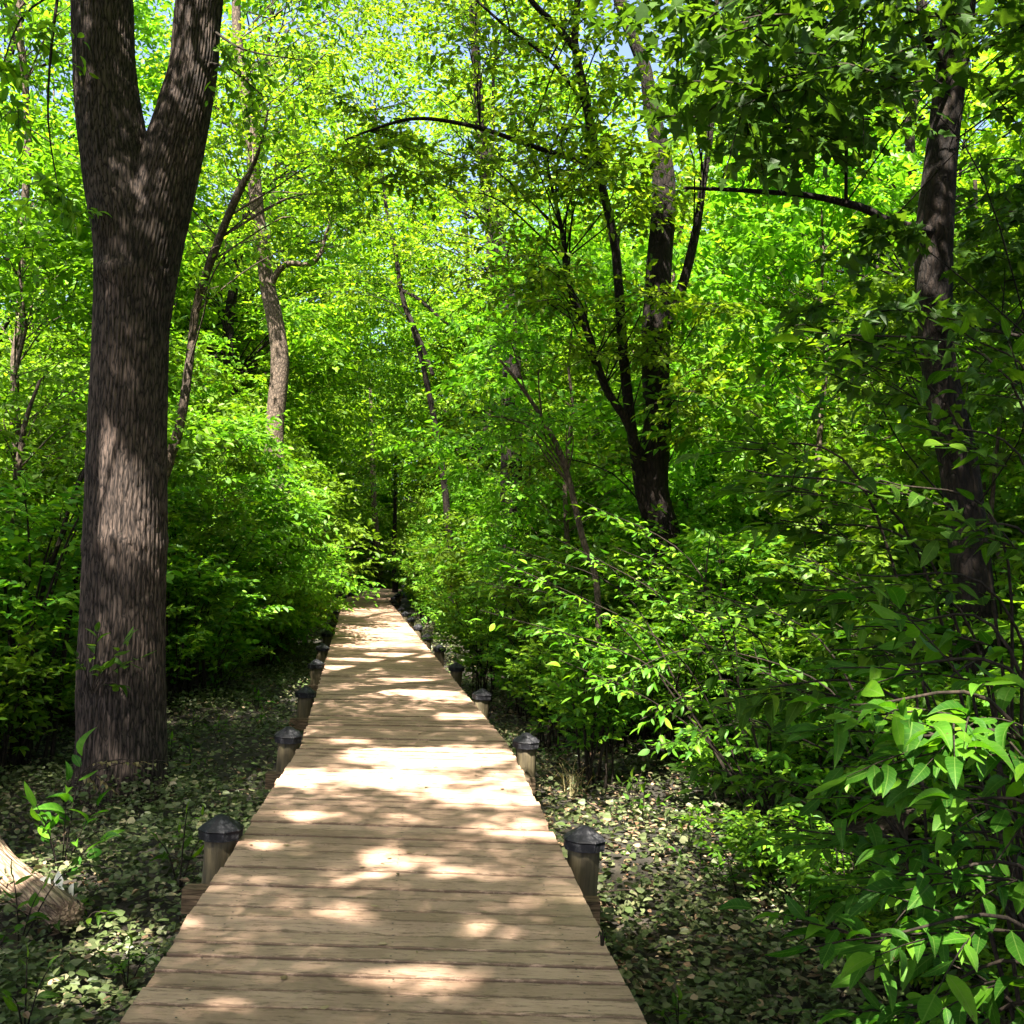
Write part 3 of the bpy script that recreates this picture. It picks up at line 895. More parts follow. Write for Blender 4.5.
def forked_tree():
    Yd = 8.6
    main = [(121, 830, Yd, 110), (121, 795, Yd, 92), (122, 740, Yd, 84), (122, 680, Yd, 83), (124, 610, Yd, 79), (126.5, 526, Yd, 77), (127.5, 440, Yd, 73.5), (130.5, 340, Yd, 72), (132, 249, Yd, 74),
            (121, 186, Yd, 71), (109, 116, Yd, 63), (104, 60, Yd, 58), (102, 0, Yd, 58), (97, -140, Yd, 54), (88, -330, Yd, 45), (86, -560, Yd, 34), (96, -800, Yd, 18)]
    right = [(133, 360, Yd + .02, 60), (139, 300, Yd, 64), (147, 250, Yd, 66), (160, 200, Yd, 62), (174, 150, Yd - .02, 56), (184, 112, Yd - .04, 51), (194, 66, Yd - .06, 46), (200, 0, Yd - .1, 45),
             (218, -130, Yd - .3, 42), (240, -330, Yd - .6, 34), (250, -560, Yd - .8, 22), (255, -760, Yd - .9, 10)]
    rng = np.random.default_rng(77)
    gt = Geo(); anchors = []; arad = []
    for si, st in enumerate((main, right)):
        P = np.array([at(*a[:3]) for a in st]); r = np.array([a[3] * .5 * a[2] / F for a in st])
        PP = smooth_path(np.column_stack([P, r]), 330 if si == 0 else 230)
        Q, rr = PP[:, :3], PP[:, 3]
        tube(gt, Q, rr, 216, 0, furrow(rr, 5 + si))
        anchors.append(Q[::6]); arad.append(rr[::6])
    # root flare
    b0 = at(121, 815, Yd)
    zg = float(gh(b0[0], b0[1]))
    for a in (-2.6, -1.5, -.5, .5, 1.9):
        d = np.array([math.cos(a), math.sin(a), 0])
        tube(gt, smooth_path([b0 + d * .16 + [0, 0, .42], b0 + d * .36 + [0, 0, .13], b0 + d * .62 + [0, 0, -.02], b0 + d * .95 + [0, 0, -.16]], 10), np.linspace(.17, .05, 13)[:len(smooth_path([b0, b0 + d, b0 + 2 * d, b0 + 3 * d], 10))], 14, 0,
             lambda th, k, p: .012 * np.sin(5 * th + k * .5) + .008 * np.sin(9 * th))
    A = np.concatenate(anchors); AR = np.concatenate(arad)
    sel = A[:, 2] > 7.6
    base = np.array([b0[0], b0[1], zg])
    root = empty('forked_tree', base, 'massive furrowed tree trunk forking into two upright stems, left of the boardwalk', 'tree')
    C = []; R = []
    for _ in range(120):
        z = rng.uniform(8.6, 16); a = rng.uniform(0, 6.283); q = 4.3 * rng.uniform(.15, 1) ** .6
        C.append(base + [q * math.cos(a) + .5, q * math.sin(a), z]); R.append(rng.uniform(.8, 1.3))
    for c in C: limb_to(gt, rng, A[sel], AR[sel], c, .02, clear_gaps=np.zeros(3))
    gt.build('trunk', M_BARK, root, loc=base)
    gc = Geo(); add_crown(gc, rng, np.array(C), np.array(R), 22, 10, .125, OVATE, True, .2)
    # small dark sprays hanging right of the right stem
    add_crown(gc, rng, np.array([at(250, 70, 8.1), at(272, 95, 8.0), at(300, 60, 8.0), at(232, 55, 8.1), at(262, 120, 8.0)]), np.array([.34, .3, .36, .25, .25]), 9, 7, .085, OVATE, False, 1, .6, .45, .5, .004)
    # big-leaved sprays hanging in at the top left
    add_crown(gc, rng, np.array([at(20, 20, 7.9), at(52, 42, 8.0), at(8, 70, 7.8), at(45, 190, 8.0), at(70, 205, 8.1), at(5, 110, 8)]), np.array([.36, .3, .32, .22, .2, .25]), 8, 6, .13, LONG, False, 1, .6, .4, .5, .004)
    for P in ([at(96, -130, 8.5), at(60, -20, 8.2), at(20, 20, 7.9), at(-5, 90, 7.8)], [at(60, -20, 8.2), at(52, 42, 8.0), at(48, 120, 8.0), at(60, 200, 8.05)]):
        tube(gc, smooth_path(P, 8), np.linspace(.016, .004, len(smooth_path(P, 8))), 5, 1)
    for P in ([at(205, 62, 8.5), at(232, 70, 8.2), at(262, 95, 8.0)], [at(212, 30, 8.5), at(245, 50, 8.2), at(300, 60, 8.0)]):
        tube(gc, smooth_path(P, 8), np.linspace(.014, .005, len(smooth_path(P, 8))), 5, 1)
    gc.build('crown', [M_CANOPY, M_TWIG], root, loc=base)
    return root


forked_tree()

# ------------------------------------------------------------------ trees one can tell apart
rg = np.random.default_rng(101)
# dark many-stemmed tree, right of centre
hero_tree('multi_stem_tree', 'dark tree with three slender stems rising from one foot, right of the boardwalk', 'tree',
          [[(668, 700, 12.5, 40), (668, 600, 12.5, 34), (668, 540, 12.5, 31), (655, 490, 12.5, 30), (659, 423, 12.5, 28), (656, 340, 12.5, 27), (660, 270, 12.5, 26), (666, 180, 12.5, 23), (652, 100, 12.4, 15), (645, 62, 12.4, 13), (622, 0, 12.3, 12), (596, -110, 12.2, 10), (570, -260, 12.0, 7), (560, -380, 12, 3)],
           [(650, 515, 12.5, 18), (642, 492, 12.45, 15), (636, 456, 12.4, 12), (631, 423, 12.4, 11), (622, 335, 12.3, 10), (616, 252, 12.2, 9), (602, 186, 12.1, 9), (591, 133, 12, 9), (582, 86, 11.9, 9), (574, 43, 11.8, 8), (577, 0, 11.8, 7), (582, -120, 11.7, 5), (590, -240, 11.7, 2)],
           [(646, 480, 12.5, 9), (628, 425, 12.3, 9), (605, 385, 12.1, 8), (588, 330, 12, 8), (569, 286, 11.9, 7), (562, 230, 11.8, 5), (548, 170, 11.7, 3)],
           [(664, 330, 12.5, 12), (684, 280, 12.4, 10), (700, 210, 12.2, 8), (712, 120, 12, 6), (716, 10, 11.8, 5), (730, -80, 11.7, 3)]],
          field(rg, 30, 470, -60, 720, 130, 10.2, 13, .5, .9) + field(rg, 26, 500, 120, 660, 300, 10.4, 12.6, .45, .75) + field(rg, 8, 340, 110, 460, 190, 10.8, 11.8, .4, .6) + field(rg, 16, 540, 300, 740, 470, 11.0, 13, .4, .6)
          + [(c[0], c[1], c[2], c[3]) for c in field(rg, 34, 450, -420, 800, -60, 10, 14, .7, 1.1)],
          leaf=.105, per=15, M=9, lmat=M_CANOPY, bark=M_BARK2, seed=31, sides=16,
          limbs=[[(597, 170, 12.1, 7), (575, 160, 11.8, 6), (550, 152, 11.6, 5.5), (515, 140, 11.4, 5), (480, 128, 11.3, 4.6), (440, 120, 11.2, 4), (410, 119, 11.2, 3.6), (380, 127, 11.2, 3), (345, 140, 11.2, 2)],
                 [(576, 50, 11.8, 8), (556, 25, 11.7, 7), (535, 5, 11.6, 6), (500, -40, 11.5, 4)],
                 [(582, 100, 11.9, 4), (550, 60, 11.6, 4), (510, 30, 11.4, 3), (476, 0, 11.3, 3)]], wob=.01)

# slender tree at the right
hero_tree('slender_tree', 'dark slender trunk leaning left at the right edge of the wood, one long bare limb', 'tree',
          [[(1004, 862, 7.3, 52), (1000, 830, 7.3, 46), (992, 740, 7.3, 39), (982, 650, 7.3, 36), (973, 590, 7.3, 36), (966, 523, 7.3, 38), (958, 456, 7.3, 37), (946, 406, 7.3, 35), (936, 340, 7.3, 33), (933, 266, 7.3, 36), (936, 205, 7.3, 35), (942, 150, 7.3, 31), (950, 83, 7.3, 30), (960, 0, 7.3, 33), (972, -150, 7.3, 29), (984, -340, 7.3, 22), (1000, -560, 7.3, 10)]],
          field(rg, 20, 690, -30, 885, 110, 4.6, 6.6, .34, .55) + field(rg, 6, 720, 90, 880, 170, 5.0, 6.5, .25, .4) + field(rg, 4, 850, 190, 905, 400, 5.4, 7.0, .28, .45) + field(rg, 8, 985, 190, 1060, 420, 5.4, 7.2, .3, .5) + field(rg, 6, 860, 180, 1040, 400, 8.0, 9.0, .35, .55) + field(rg, 6, 1000, -50, 1080, 150, 5.5, 8, .4, .6)
          + field(rg, 46, 560, -620, 1300, -60, 5, 10, .6, 1.0),
          leaf=.105, per=13, M=8, lmat=M_MAPLE, bark=M_BARK2, seed=47, sides=24, tmpl=MAPLE,
          limbs=[[(936, 232, 7.25, 11), (915, 228, 7.1, 10), (890, 222, 7.0, 9), (868, 210, 6.9, 8.5), (845, 203, 6.8, 8), (812, 196, 6.8, 6.5), (780, 193, 6.7, 5.5), (735, 190, 6.7, 4.5), (684, 188, 6.6, 3)],
                 [(846, 203, 6.8, 4), (846, 160, 6.7, 3.5), (845, 66, 6.6, 3), (842, 10, 6.6, 2)],
                 [(944, 80, 7.2, 8), (940, 62, 7.1, 8), (928, 40, 7.0, 7), (920, 12, 6.9, 6), (915, -40, 6.8, 5)],
                 [(948, 90, 7.2, 5), (890, 60, 6.6, 4.5), (830, 75, 6.1, 4), (770, 90, 5.6, 3)],
                 [(955, 20, 7.2, 5), (900, 8, 6.5, 4.5), (860, 8, 6, 4), (800, 40, 5.5, 3)],
                 [(938, 330, 7.2, 5), (985, 330, 6.6, 4), (1030, 338, 6.2, 3)]], tilt=.55, droop=.3, limb_r=.010)

# leaning tree behind the fork
hero_tree('leaning_tree', 'grey leaning tree with a broken bare lower trunk, just right of the forked tree', 'tree',
          [[(282, 520, 22, 20), (274, 450, 22, 19), (277, 405, 22, 18), (281, 360, 22, 18), (276, 322, 22, 17), (267, 282, 22, 15), (260, 232, 22, 14), (256, 186, 22, 13.5), (250, 120, 22, 12), (238, 40, 22, 10), (236, -60, 22, 8), (230, -200, 22, 4)],
           [(268, 290, 22, 8), (285, 265, 21.8, 6), (315, 262, 21.5, 5), (330, 225, 21.3, 3)]],
          field(rg, 34, 190, -150, 350, 160, 19.5, 24, .8, 1.3) + field(rg, 20, 300, -20, 395, 230, 19, 23, .7, 1.1) + field(rg, 10, 180, 160, 330, 260, 20, 23.5, .6, .9),
          leaf=.125, per=16, M=8, lmat=M_CANOPY, bark=M_BARK3, seed=51, sides=14, wob=.01)
hero_tree('bent_sapling', 'thin pale sapling bending right, just behind the forked tree', 'sapling',
          [[(160, 510, 13, 10), (168, 466, 13, 10), (181, 420, 13, 9.5), (189, 366, 13, 9), (198, 300, 13, 8.5), (219, 239, 12.8, 8), (240, 190, 12.6, 8), (252, 168, 12.5, 5), (262, 140, 12.3, 3), (268, 110, 12.2, 2)]],
          field(rg, 14, 190, 130, 350, 300, 11.6, 13.4, .4, .65) + field(rg, 6, 60, 150, 230, 330, 12.4, 14, .4, .6), leaf=.10, per=13, M=8, lmat=M_CANOPY, bark=M_BARK3, seed=57, sides=9)
hero_tree('dark_trunk_tree', 'straight dark trunk half hidden in leaves above the boardwalk, right of its far end', 'tree',
          [[(510, 560, 20, 24), (512, 440, 20, 22), (511, 400, 20, 20), (511, 332, 20, 18), (506, 282, 20, 17), (494, 220, 20, 14), (486, 186, 20, 12), (478, 90, 20, 10), (470, -60, 20, 7), (465, -220, 20, 3)]],
          field(rg, 26, 400, -150, 560, 160, 18, 22, .8, 1.3) + field(rg, 20, 375, -40, 480, 290, 18, 22, .7, 1.1) + field(rg, 12, 420, 160, 600, 330, 17.5, 20.5, .6, .9), leaf=.125, per=16, M=8, lmat=M_CANOPY, bark=M_BARK2, seed=61)
hero_tree('pale_sapling', 'thin leaning sapling with a sunlit pinkish lower stem, left of the multi-stemmed tree', 'sapling',
          [[(598, 600, 11.5, 6.5), (582, 536, 11.5, 6.5), (569, 480, 11.5, 6.5), (559, 450, 11.5, 6), (539, 413, 11.5, 4.5), (520, 385, 11.4, 3.5), (500, 360, 11.3, 2)]],
          field(rg, 9, 470, 330, 590, 440, 10.6, 11.8, .35, .5), leaf=.09, per=12, M=8, lmat=M_UNDER, bark=M_BARK3, seed=63, sides=9)
hero_tree('thin_tree', 'thin upright trunk left of the forked tree, close to the picture edge', 'tree',
          [[(8, 500, 15, 10), (14, 430, 15, 9), (15, 357, 15, 8.5), (20, 320, 15, 8), (23, 232, 15, 7.5), (28, 143, 15, 7), (24, 70, 15, 7), (18, 10, 15, 6), (14, -120, 15, 5), (10, -260, 15, 2)],
           [(26, 185, 15, 4), (40, 168, 14.7, 3), (85, 163, 14.2, 3)]],
          field(rg, 20, -60, -120, 110, 120, 13, 16, .6, 1.0) + field(rg, 16, -40, 120, 110, 400, 13.2, 16, .5, .8), leaf=.11, per=14, M=8, lmat=M_CANOPY, bark=M_BARK3, seed=67, sides=10)
hero_tree('pale_sapling', 'pale lit sapling stem leaning left at the far left edge among shrubs', 'sapling',
          [[(-6, 650, 11, 11), (3, 586, 11, 10), (9, 526, 11, 9), (18, 470, 11, 7), (26, 420, 11, 5), (40, 380, 11, 3)]],
          field(rg, 8, -30, 370, 80, 470, 10.4, 11.6, .35, .5), leaf=.09, per=12, M=8, lmat=M_UNDER, bark=M_BARK3, seed=69, sides=9)
hero_tree('bare_sapling', 'thin bare dark stem slanting up to the forked trunk from its left', 'sapling',
          [[(36, 640, 10, 5), (43, 590, 10, 5), (60, 540, 10, 4.6), (72, 500, 10, 4.2), (88, 465, 10, 3.6), (112, 420, 10.1, 2)]],
          field(rg, 5, 50, 440, 110, 560, 9.6, 10.4, .2, .35), leaf=.08, per=9, M=7, lmat=M_UNDER, bark=M_TWIG, seed=71, sides=7)
hero_tree('slim_tree', 'slim dark tree with fine branches, leaning in over the boardwalk from its right side', 'tree',
          [[(452, 600, 27, 8), (446, 500, 27, 7), (434, 420, 27, 6), (418, 345, 27, 5.5), (403, 299, 27, 5), (395, 250, 27, 4.5), (387, 213, 27, 4), (380, 150, 27, 3), (374, 100, 27, 2)],
           [(408, 312, 27, 4), (422, 345, 26.5, 4), (433, 375, 26, 4)], [(402, 290, 27, 4), (420, 300, 26.6, 3.5), (440, 318, 26.4, 3), (456, 330, 26.2, 2)]],
          field(rg, 26, 320, 40, 480, 300, 25, 29, .8, 1.2), leaf=.14, per=16, M=8, lmat=M_CANOPY, bark=M_BARK2, seed=73, sides=9)
hero_tree('pale_trunk_tree', 'short pale trunk standing at the far end of the boardwalk', 'tree',
          [[(381, 588, 60, 10), (379, 570, 60, 8), (377, 545, 60, 7), (374, 500, 60, 6), (372, 440, 60, 5), (370, 380, 60, 3)]],
          field(rg, 16, 330, 380, 430, 520, 57, 63, 1.0, 1.6), leaf=.22, per=14, M=7, lmat=M_CANOPY, bark=M_BARK3, seed=75, sides=9)
hero_tree('dark_stem_tree', 'narrow dark stem beside the pale trunk at the boardwalk end', 'tree',
          [[(395, 586, 52, 6), (394, 560, 52, 5), (395, 510, 52, 4), (396, 450, 52, 3)]],
          field(rg, 10, 370, 420, 450, 520, 50, 54, 1.0, 1.4), leaf=.2, per=12, M=7, lmat=M_UNDER, bark=M_BARK2, seed=76, sides=8)
hero_tree('right_edge_sapling', 'thin leaning stem between the slender trunk and the right picture edge', 'sapling',
          [[(1035, 480, 11, 10), (1010, 390, 11, 9), (1002, 360, 11, 8.5), (996, 340, 11, 8), (988, 300, 11, 7), (978, 250, 11, 6), (975, 180, 11, 4)]],
          field(rg, 10, 930, 180, 1060, 420, 10, 12, .4, .6), leaf=.10, per=13, M=8, lmat=M_UNDER, bark=M_BARK3, seed=79, sides=8)
bpy.data.objects['right_edge_sapling'].name = 'leaning_sapling'

# trees added around the viewer for their shade (crowns mostly above the frame)
SHADE = [(-5.8, 0.8, 15.5, 4.6, 6.6), (-4.2, -4.6, 15, 4.8, 6.4), (3.2, -3.5, 14, 4.2, 6.0), (4.8, 1.2, 13.5, 4.2, 5.6), (-0.5, -9.5, 16, 4.8, 6), (0.6, -6.0, 15, 4.4, 7), (-4.4, 5.4, 16, 4.4, 8.0), (6.0, 6.6, 15, 4.2, 7.4), (-2.4, -7.4, 17, 4.6, 8), (2.2, -8.2, 16, 4.4, 7)]
for q, (x, y, H, cr, z0) in enumerate(SHADE):
    forest_tree(200 + q, H, cr, z0, 100, 25, 10, .13, .2, M_CANOPY, M_BARK2, (x, y), 'tall canopy tree near the viewer, mostly out of frame, added for its shade', 'tree', 'canopy trees added for their shade', 'added_shade_tree', True, rcl=(.8, 1.3))

# ------------------------------------------------------------------ repeated trees of the wood
can = [forest_tree(300 + q, H, cr, z0, K, 24, 9, .185, r, M_CANOPY, b) for q, (H, cr, z0, K, r, b) in enumerate([
    (17, 4.0, 3.6, 90, .19, M_BARK2), (15, 3.6, 3.0, 80, .15, M_BARK3), (19, 4.4, 4.5, 100, .22, M_BARK2), (14, 3.4, 2.4, 78, .13, M_BARK2)])]
und = [forest_tree(320 + q, H, cr, z0, K, 19, 9, .14, r, M_UNDER, b, rcl=(.5, .85), twig=.3, cat='sapling') for q, (H, cr, z0, K, r, b) in enumerate([
    (6.5, 2.0, .9, 60, .05, M_BARK3), (5.2, 1.8, .6, 54, .04, M_BARK2), (7.6, 2.2, 1.3, 66, .06, M_BARK3), (4.4, 1.7, .5, 48, .035, M_BARK2)])]
shr = [make_shrub(340 + q, H, sp, ns, nt_, 11, lf, M_SHRUB, bare=.3) for q, (H, sp, ns, nt_, lf) in enumerate([
    (2.3, 1.2, 14, 16, .11), (1.8, 1.0, 13, 14, .10), (2.8, 1.3, 15, 18, .115), (1.4, .9, 12, 12, .095), (3.2, 1.4, 15, 19, .12)])]


def blocks(x, y, half=60):
    """would stand in front of the leaning or the dark trunk"""
    if y < 1 or y > 21: return False
    px = 512 + F * x / y
    return 250 - half < px < 300 + half or (505 - half * .7 < px < 515 + half * .7 and y < 19)


def place(protos, spots, name, labels, cat, group, rng, smin=.85, smax=1.2, used=set()):
    for (x, y, k) in spots:
        pr = protos[k % len(protos)]
        loc = (x, y, float(gh(x, y)) - .02)
        s = rng.uniform(smin, smax); a = rng.uniform(0, 6.283)
        lab = labels(x, y) if callable(labels) else labels
        grp = group(x, y) if callable(group) else group
        if id(pr) not in used:
            used.add(id(pr)); o = pr
            o.location = loc; o.rotation_euler = (0, 0, a); o.scale = (s, s, s)
        else:
            o = dup(pr, loc, a, s)
        o['label'] = lab; o['group'] = grp; o['category'] = cat; o.name = name


def scatter(rng, n, x0, x1, y0, y1, dmin, clear, ok=None, pts=None):
    out = []; allp = [] if pts is None else list(pts)
    t = 0
    while len(out) < n and t < n * 60:
        t += 1
        y = rng.uniform(y0, y1); x = rng.uniform(x0, x1) - .155 * max(0, y - 8)
        if walk_dist(x, y) < clear(y): continue
        if ok and not ok(x, y): continue
        if allp and min((x - a) ** 2 + (y - b) ** 2 for a, b in allp) < dmin * dmin: continue
        allp.append((x, y)); out.append((x, y, int(rng.integers(0, 100))))
    return out


def side(x, y): return 'left' if x < np.interp(y, CL[:, 1], CL[:, 0]) else 'right'


pr = np.random.default_rng(404)
# far ring and mid wood
S1 = scatter(pr, 18, -16, 16, 24, 50, 3.3, lambda y: 3.7) + scatter(pr, 14, -12, 12, 66, 80, 3.2, lambda y: 0) + scatter(pr, 48, -36, 36, 26, 72, 3.6, lambda y: 3.6 if y < 56 else 0)
place(can, S1, 'broadleaf_tree', lambda x, y: f'leafy broadleaf tree in the wood {"left" if side(x, y) == "left" else "right"} of and beyond the boardwalk',
      'tree', lambda x, y: f'broadleaf trees of the wood, {side(x, y)} side', pr, .85, 1.2)
place(can, [(-9.4, 33, 2), (-1.3, 34, 2), (-10.6, 40, 2), (-2.0, 41.5, 2), (-11.6, 47, 0), (-6.6, 68, 2), (-9.8, 66, 0), (-3.4, 66, 1)], 'broadleaf_tree', lambda x, y: f'leafy broadleaf tree in the wood {side(x, y)} of and beyond the boardwalk',
      'tree', lambda x, y: f'broadleaf trees of the wood, {side(x, y)} side', pr, 1.2, 1.35)
S2 = scatter(pr, 12, 5.5, 16, 14, 28, 3.4, lambda y: 5.0)
place(can, S2, 'broadleaf_tree', 'leafy broadleaf tree in the wood right of and beyond the boardwalk', 'tree', 'broadleaf trees of the wood, right side', pr, .8, 1.05)
S2b = scatter(pr, 9, -27, -15, 16, 30, 3.4, lambda y: 5.0, lambda x, y: not blocks(x, y, 120))
place(can, S2b, 'broadleaf_tree', 'leafy broadleaf tree in the wood left of and beyond the boardwalk', 'tree', 'broadleaf trees of the wood, left side', pr, .8, 1.05)
# young trees of the understorey
S3 = [(-4.9, 17.6, 3), (-5.8, 18.8, 1), (-5.0, 20.0, 3), (-6.3, 26, 1), (-6.8, 29, 0), (-5.6, 23, 3)] + scatter(pr, 44, -9, 9, 15, 48, 1.7, lambda y: 2.9, lambda x, y: not blocks(x, y)) + scatter(pr, 16, -5, 5, 59, 68, 1.4, lambda y: 0) + scatter(pr, 80, -24, 24, 13, 48, 1.8, lambda y: 3.5, lambda x, y: not (x > -4 and y < 15 and x < 2.5) and not blocks(x, y))
place(und, S3, 'understorey_tree', lambda x, y: f'bright green young tree in the dense understorey {side(x, y)} of the boardwalk',
      'sapling', lambda x, y: f'young trees of the understorey, {side(x, y)} side', pr, .8, 1.15)
S3b = scatter(pr, 12, -12, -5.2, 9.5, 15, 1.8, lambda y: 3.4) + scatter(pr, 12, 4.0, 11, 9, 15, 1.8, lambda y: 3.6)
place(und, S3b, 'understorey_tree', lambda x, y: f'bright green young tree in the dense understorey {side(x, y)} of the boardwalk',
      'sapling', lambda x, y: f'young trees of the understorey, {side(x, y)} side', pr, .65, .9)
# shrubs
S4 = scatter(pr, 70, -4.5, 4.5, 14.5, 56, .95, lambda y: 1.95) + scatter(pr, 60, -13, 11, 13, 38, 1.2, lambda y: 2.5) + scatter(pr, 14, -4, 4, 59, 64, .9, lambda y: 0) + scatter(pr, 26, 2.2, 9, 8.5, 15, 1.15, lambda y: 3.0) + scatter(pr, 22, -9.5, -4.4, 9.6, 15, 1.15, lambda y: 2.6) + scatter(pr, 24, -4, 4.5, 38, 60, 1.5, lambda y: 2.2)
place(shr, S4, 'shrub', lambda x, y: f'leafy green shrub in the low thicket {side(x, y)} of the boardwalk',
      'shrub', lambda x, y: f'shrubs of the thicket, {side(x, y)} side', pr, .8, 1.15)
S5 = [(-6.3, 8.2, 1), (-5.6, 7.4, 3), (-5.4, 8.8, 0), (-4.9, 7.9, 3), (-6.4, 6.9, 1), (-4.6, 9.2, 1), (3.0, 6.3, 0), (3.6, 7.4, 2), (2.5, 7.9, 1), (4.6, 6.4, 4), (2.0, 8.9, 3), (4.4, 8.0, 2), (5.6, 7.2, 4), (1.15, 11.4, 0), (1.75, 10.3, 2), (.75, 12.9, 2), (2.4, 11.3, 4), (.3, 14.2, 0), (1.5, 12.4, 4), (3.2, 9.9, 0), (2.7, 9.0, 1), (3.4, 5.4, 0), (4.2, 5.2, 2), (3.0, 4.6, 1), (3.9, 6.0, 4), (-.3, 15.5, 2), (.9, 15.2, 4), (.85, 9.6, 0), (.5, 11.3, 1), (-4.4, 13.2, 0), (-4.9, 14.4, 2), (-4.3, 15.2, 1), (-5.3, 12.4, 2), (-4.6, 11.4, 3), (-5.6, 10.6, 0)]
S6 = [(1.9, 5.7, 3), (2.4, 4.7, 1), (2.0, 5.0, 3), (2.9, 4.1, 0), (2.7, 5.5, 1), (2.35, 3.6, 3), (3.2, 3.4, 0), (1.75, 6.5, 3), (2.1, 3.0, 3), (2.7, 2.7, 1), (1.95, 2.55, 3)]
place(shr, S5, 'shrub', lambda x, y: f'leafy green shrub in the low thicket {side(x, y)} of the boardwalk', 'shrub', lambda x, y: f'shrubs of the thicket, {side(x, y)} side', pr, .75, 1.0)
place(shr, S6, 'shrub', lambda x, y: f'leafy green shrub in the low thicket {side(x, y)} of the boardwalk', 'shrub', lambda x, y: f'shrubs of the thicket, {side(x, y)} side', pr, .5, .68)


# near bushes at the right, big leaves
def near_bush(label, base, twigs, seed, leaf, name='spicebush', lmat=None, tmpl=LONG):
    """twigs: (px0,py0,Y0, px1,py1,Y1, n_leaves) sprays ending where the photo shows them, on stems from the base"""
    rng = np.random.default_rng(seed)
    base = np.array([base[0], base[1], float(gh(base[0], base[1]))])
    root = empty(name, base, label, 'bush')
    gs = Geo(); gl = Geo()
    for (x0, y0, Y0, x1, y1, Y1, n) in twigs:
        a = at(x0, y0, Y0); b = at(x1, y1, Y1)
        foot = base + np.array([rng.normal(0, .08), rng.normal(0, .08), -.06])
        m = foot * .5 + a * .5 + np.array([0, 0, .12]) + rng.normal(0, .04, 3); m[2] = max(m[2], foot[2] + .4 * (a[2] - foot[2]))
        P = smooth_path([foot, m, a, b], 16)
        tube(gs, P, np.linspace(.011, .0025, len(P)), 6, 0, cap=False)
        S = np.repeat([a], 1, 0); 
        ps, ax, up, sz, tw = sprays(rng, np.array([a]), np.array([b - a]), np.array([np.linalg.norm(b - a)]), n, leaf, .06, .28, .16, .0)
        put_leaves(gl, ps, ax, up, sz, tmpl, 0, rng, True)
        # side shoots
        k = max(4, int(n * .9))
        tt = rng.uniform(.1, .8, k)[:, None]
        Sd = a * (1 - tt) + b * tt
        dd = nrm(b - a) + rng.normal(0, .55, (k, 3)) * np.array([1, 1, .35])
        ps, ax, up, sz, tw = sprays(rng, Sd, dd, rng.uniform(.16, .34, k), 5, leaf * .9, .12, .3, .18)
        put_leaves(gl, ps, ax, up, sz, tmpl, 0, rng, True)
        tubes3(gl, tw, [.003, .0025, .002, .001], 1)
    gs.build('stems', M_TWIG, root, loc=base)
    gl.build('foliage', [lmat or M_NEAR, M_TWIG], root, loc=base)
    return root


near_bush('big-leaved green bush reaching in from the lower right corner', (1.75, 2.5), [
    (1010, 720, 2.3, 850, 705, 2.2, 9), (1030, 690, 2.4, 880, 665, 2.5, 8), (1040, 760, 2.2, 905, 735, 2.2, 8), (1030, 930, 2.3, 880, 935, 2.2, 8), (1040, 975, 2.3, 930, 990, 2.4, 6), (1040, 880, 2.4, 905, 880, 2.4, 8),
    (1050, 820, 2.5, 935, 800, 2.6, 7), (1040, 1010, 2.4, 960, 1040, 2.5, 5), (1010, 650, 2.6, 900, 620, 2.7, 8), (960, 960, 2.5, 830, 930, 2.6, 8), (1040, 850, 2.7, 900, 840, 2.8, 8), (1000, 900, 2.8, 860, 870, 2.9, 8), (1030, 780, 2.8, 880, 770, 2.9, 8), (1000, 1020, 2.5, 860, 1010, 2.6, 8), (1040, 740, 2.6, 930, 760, 2.7, 8), (930, 860, 3.1, 800, 830, 3.2, 8), (1000, 800, 3.1, 850, 800, 3.2, 8)], 501, .105)
near_bush('dark green bush with drooping oval leaves in front of the slender trunk', (2.2, 3.9), [
    (930, 560, 3.7, 780, 520, 3.6, 10), (900, 520, 3.6, 745, 470, 3.5, 10), (960, 610, 3.7, 800, 590, 3.5, 10), (1000, 530, 3.6, 880, 480, 3.5, 9), (1000, 600, 3.6, 860, 575, 3.4, 9), (980, 660, 3.6, 830, 650, 3.5, 10),
    (1030, 480, 3.6, 930, 420, 3.6, 8), (860, 480, 3.8, 740, 440, 3.8, 8), (900, 700, 3.6, 730, 690, 3.6, 10), (1040, 560, 3.4, 960, 520, 3.3, 7), (1040, 410, 3.7, 960, 330, 3.7, 7), (960, 430, 3.8, 860, 360, 3.8, 8), (1010, 380, 3.8, 800, 330, 3.9, 9)], 503, .11)
near_bush('low spreading bush with pointed leaves between the ivy and the slender trunk', (2.3, 5.2), [
    (840, 760, 5.0, 700, 700, 4.8, 10), (860, 800, 4.8, 720, 770, 4.6, 10), (880, 740, 5.0, 760, 670, 4.9, 10), (830, 690, 5.2, 690, 640, 5.2, 10), (900, 840, 4.6, 780, 830, 4.4, 9), (930, 790, 4.7, 820, 740, 4.5, 9), (820, 640, 5.3, 700, 590, 5.3, 9), (930, 690, 5, 830, 620, 4.9, 9),
    (900, 620, 5.2, 800, 555, 5.2, 9), (800, 800, 4.9, 690, 765, 4.9, 8)], 505, .10)
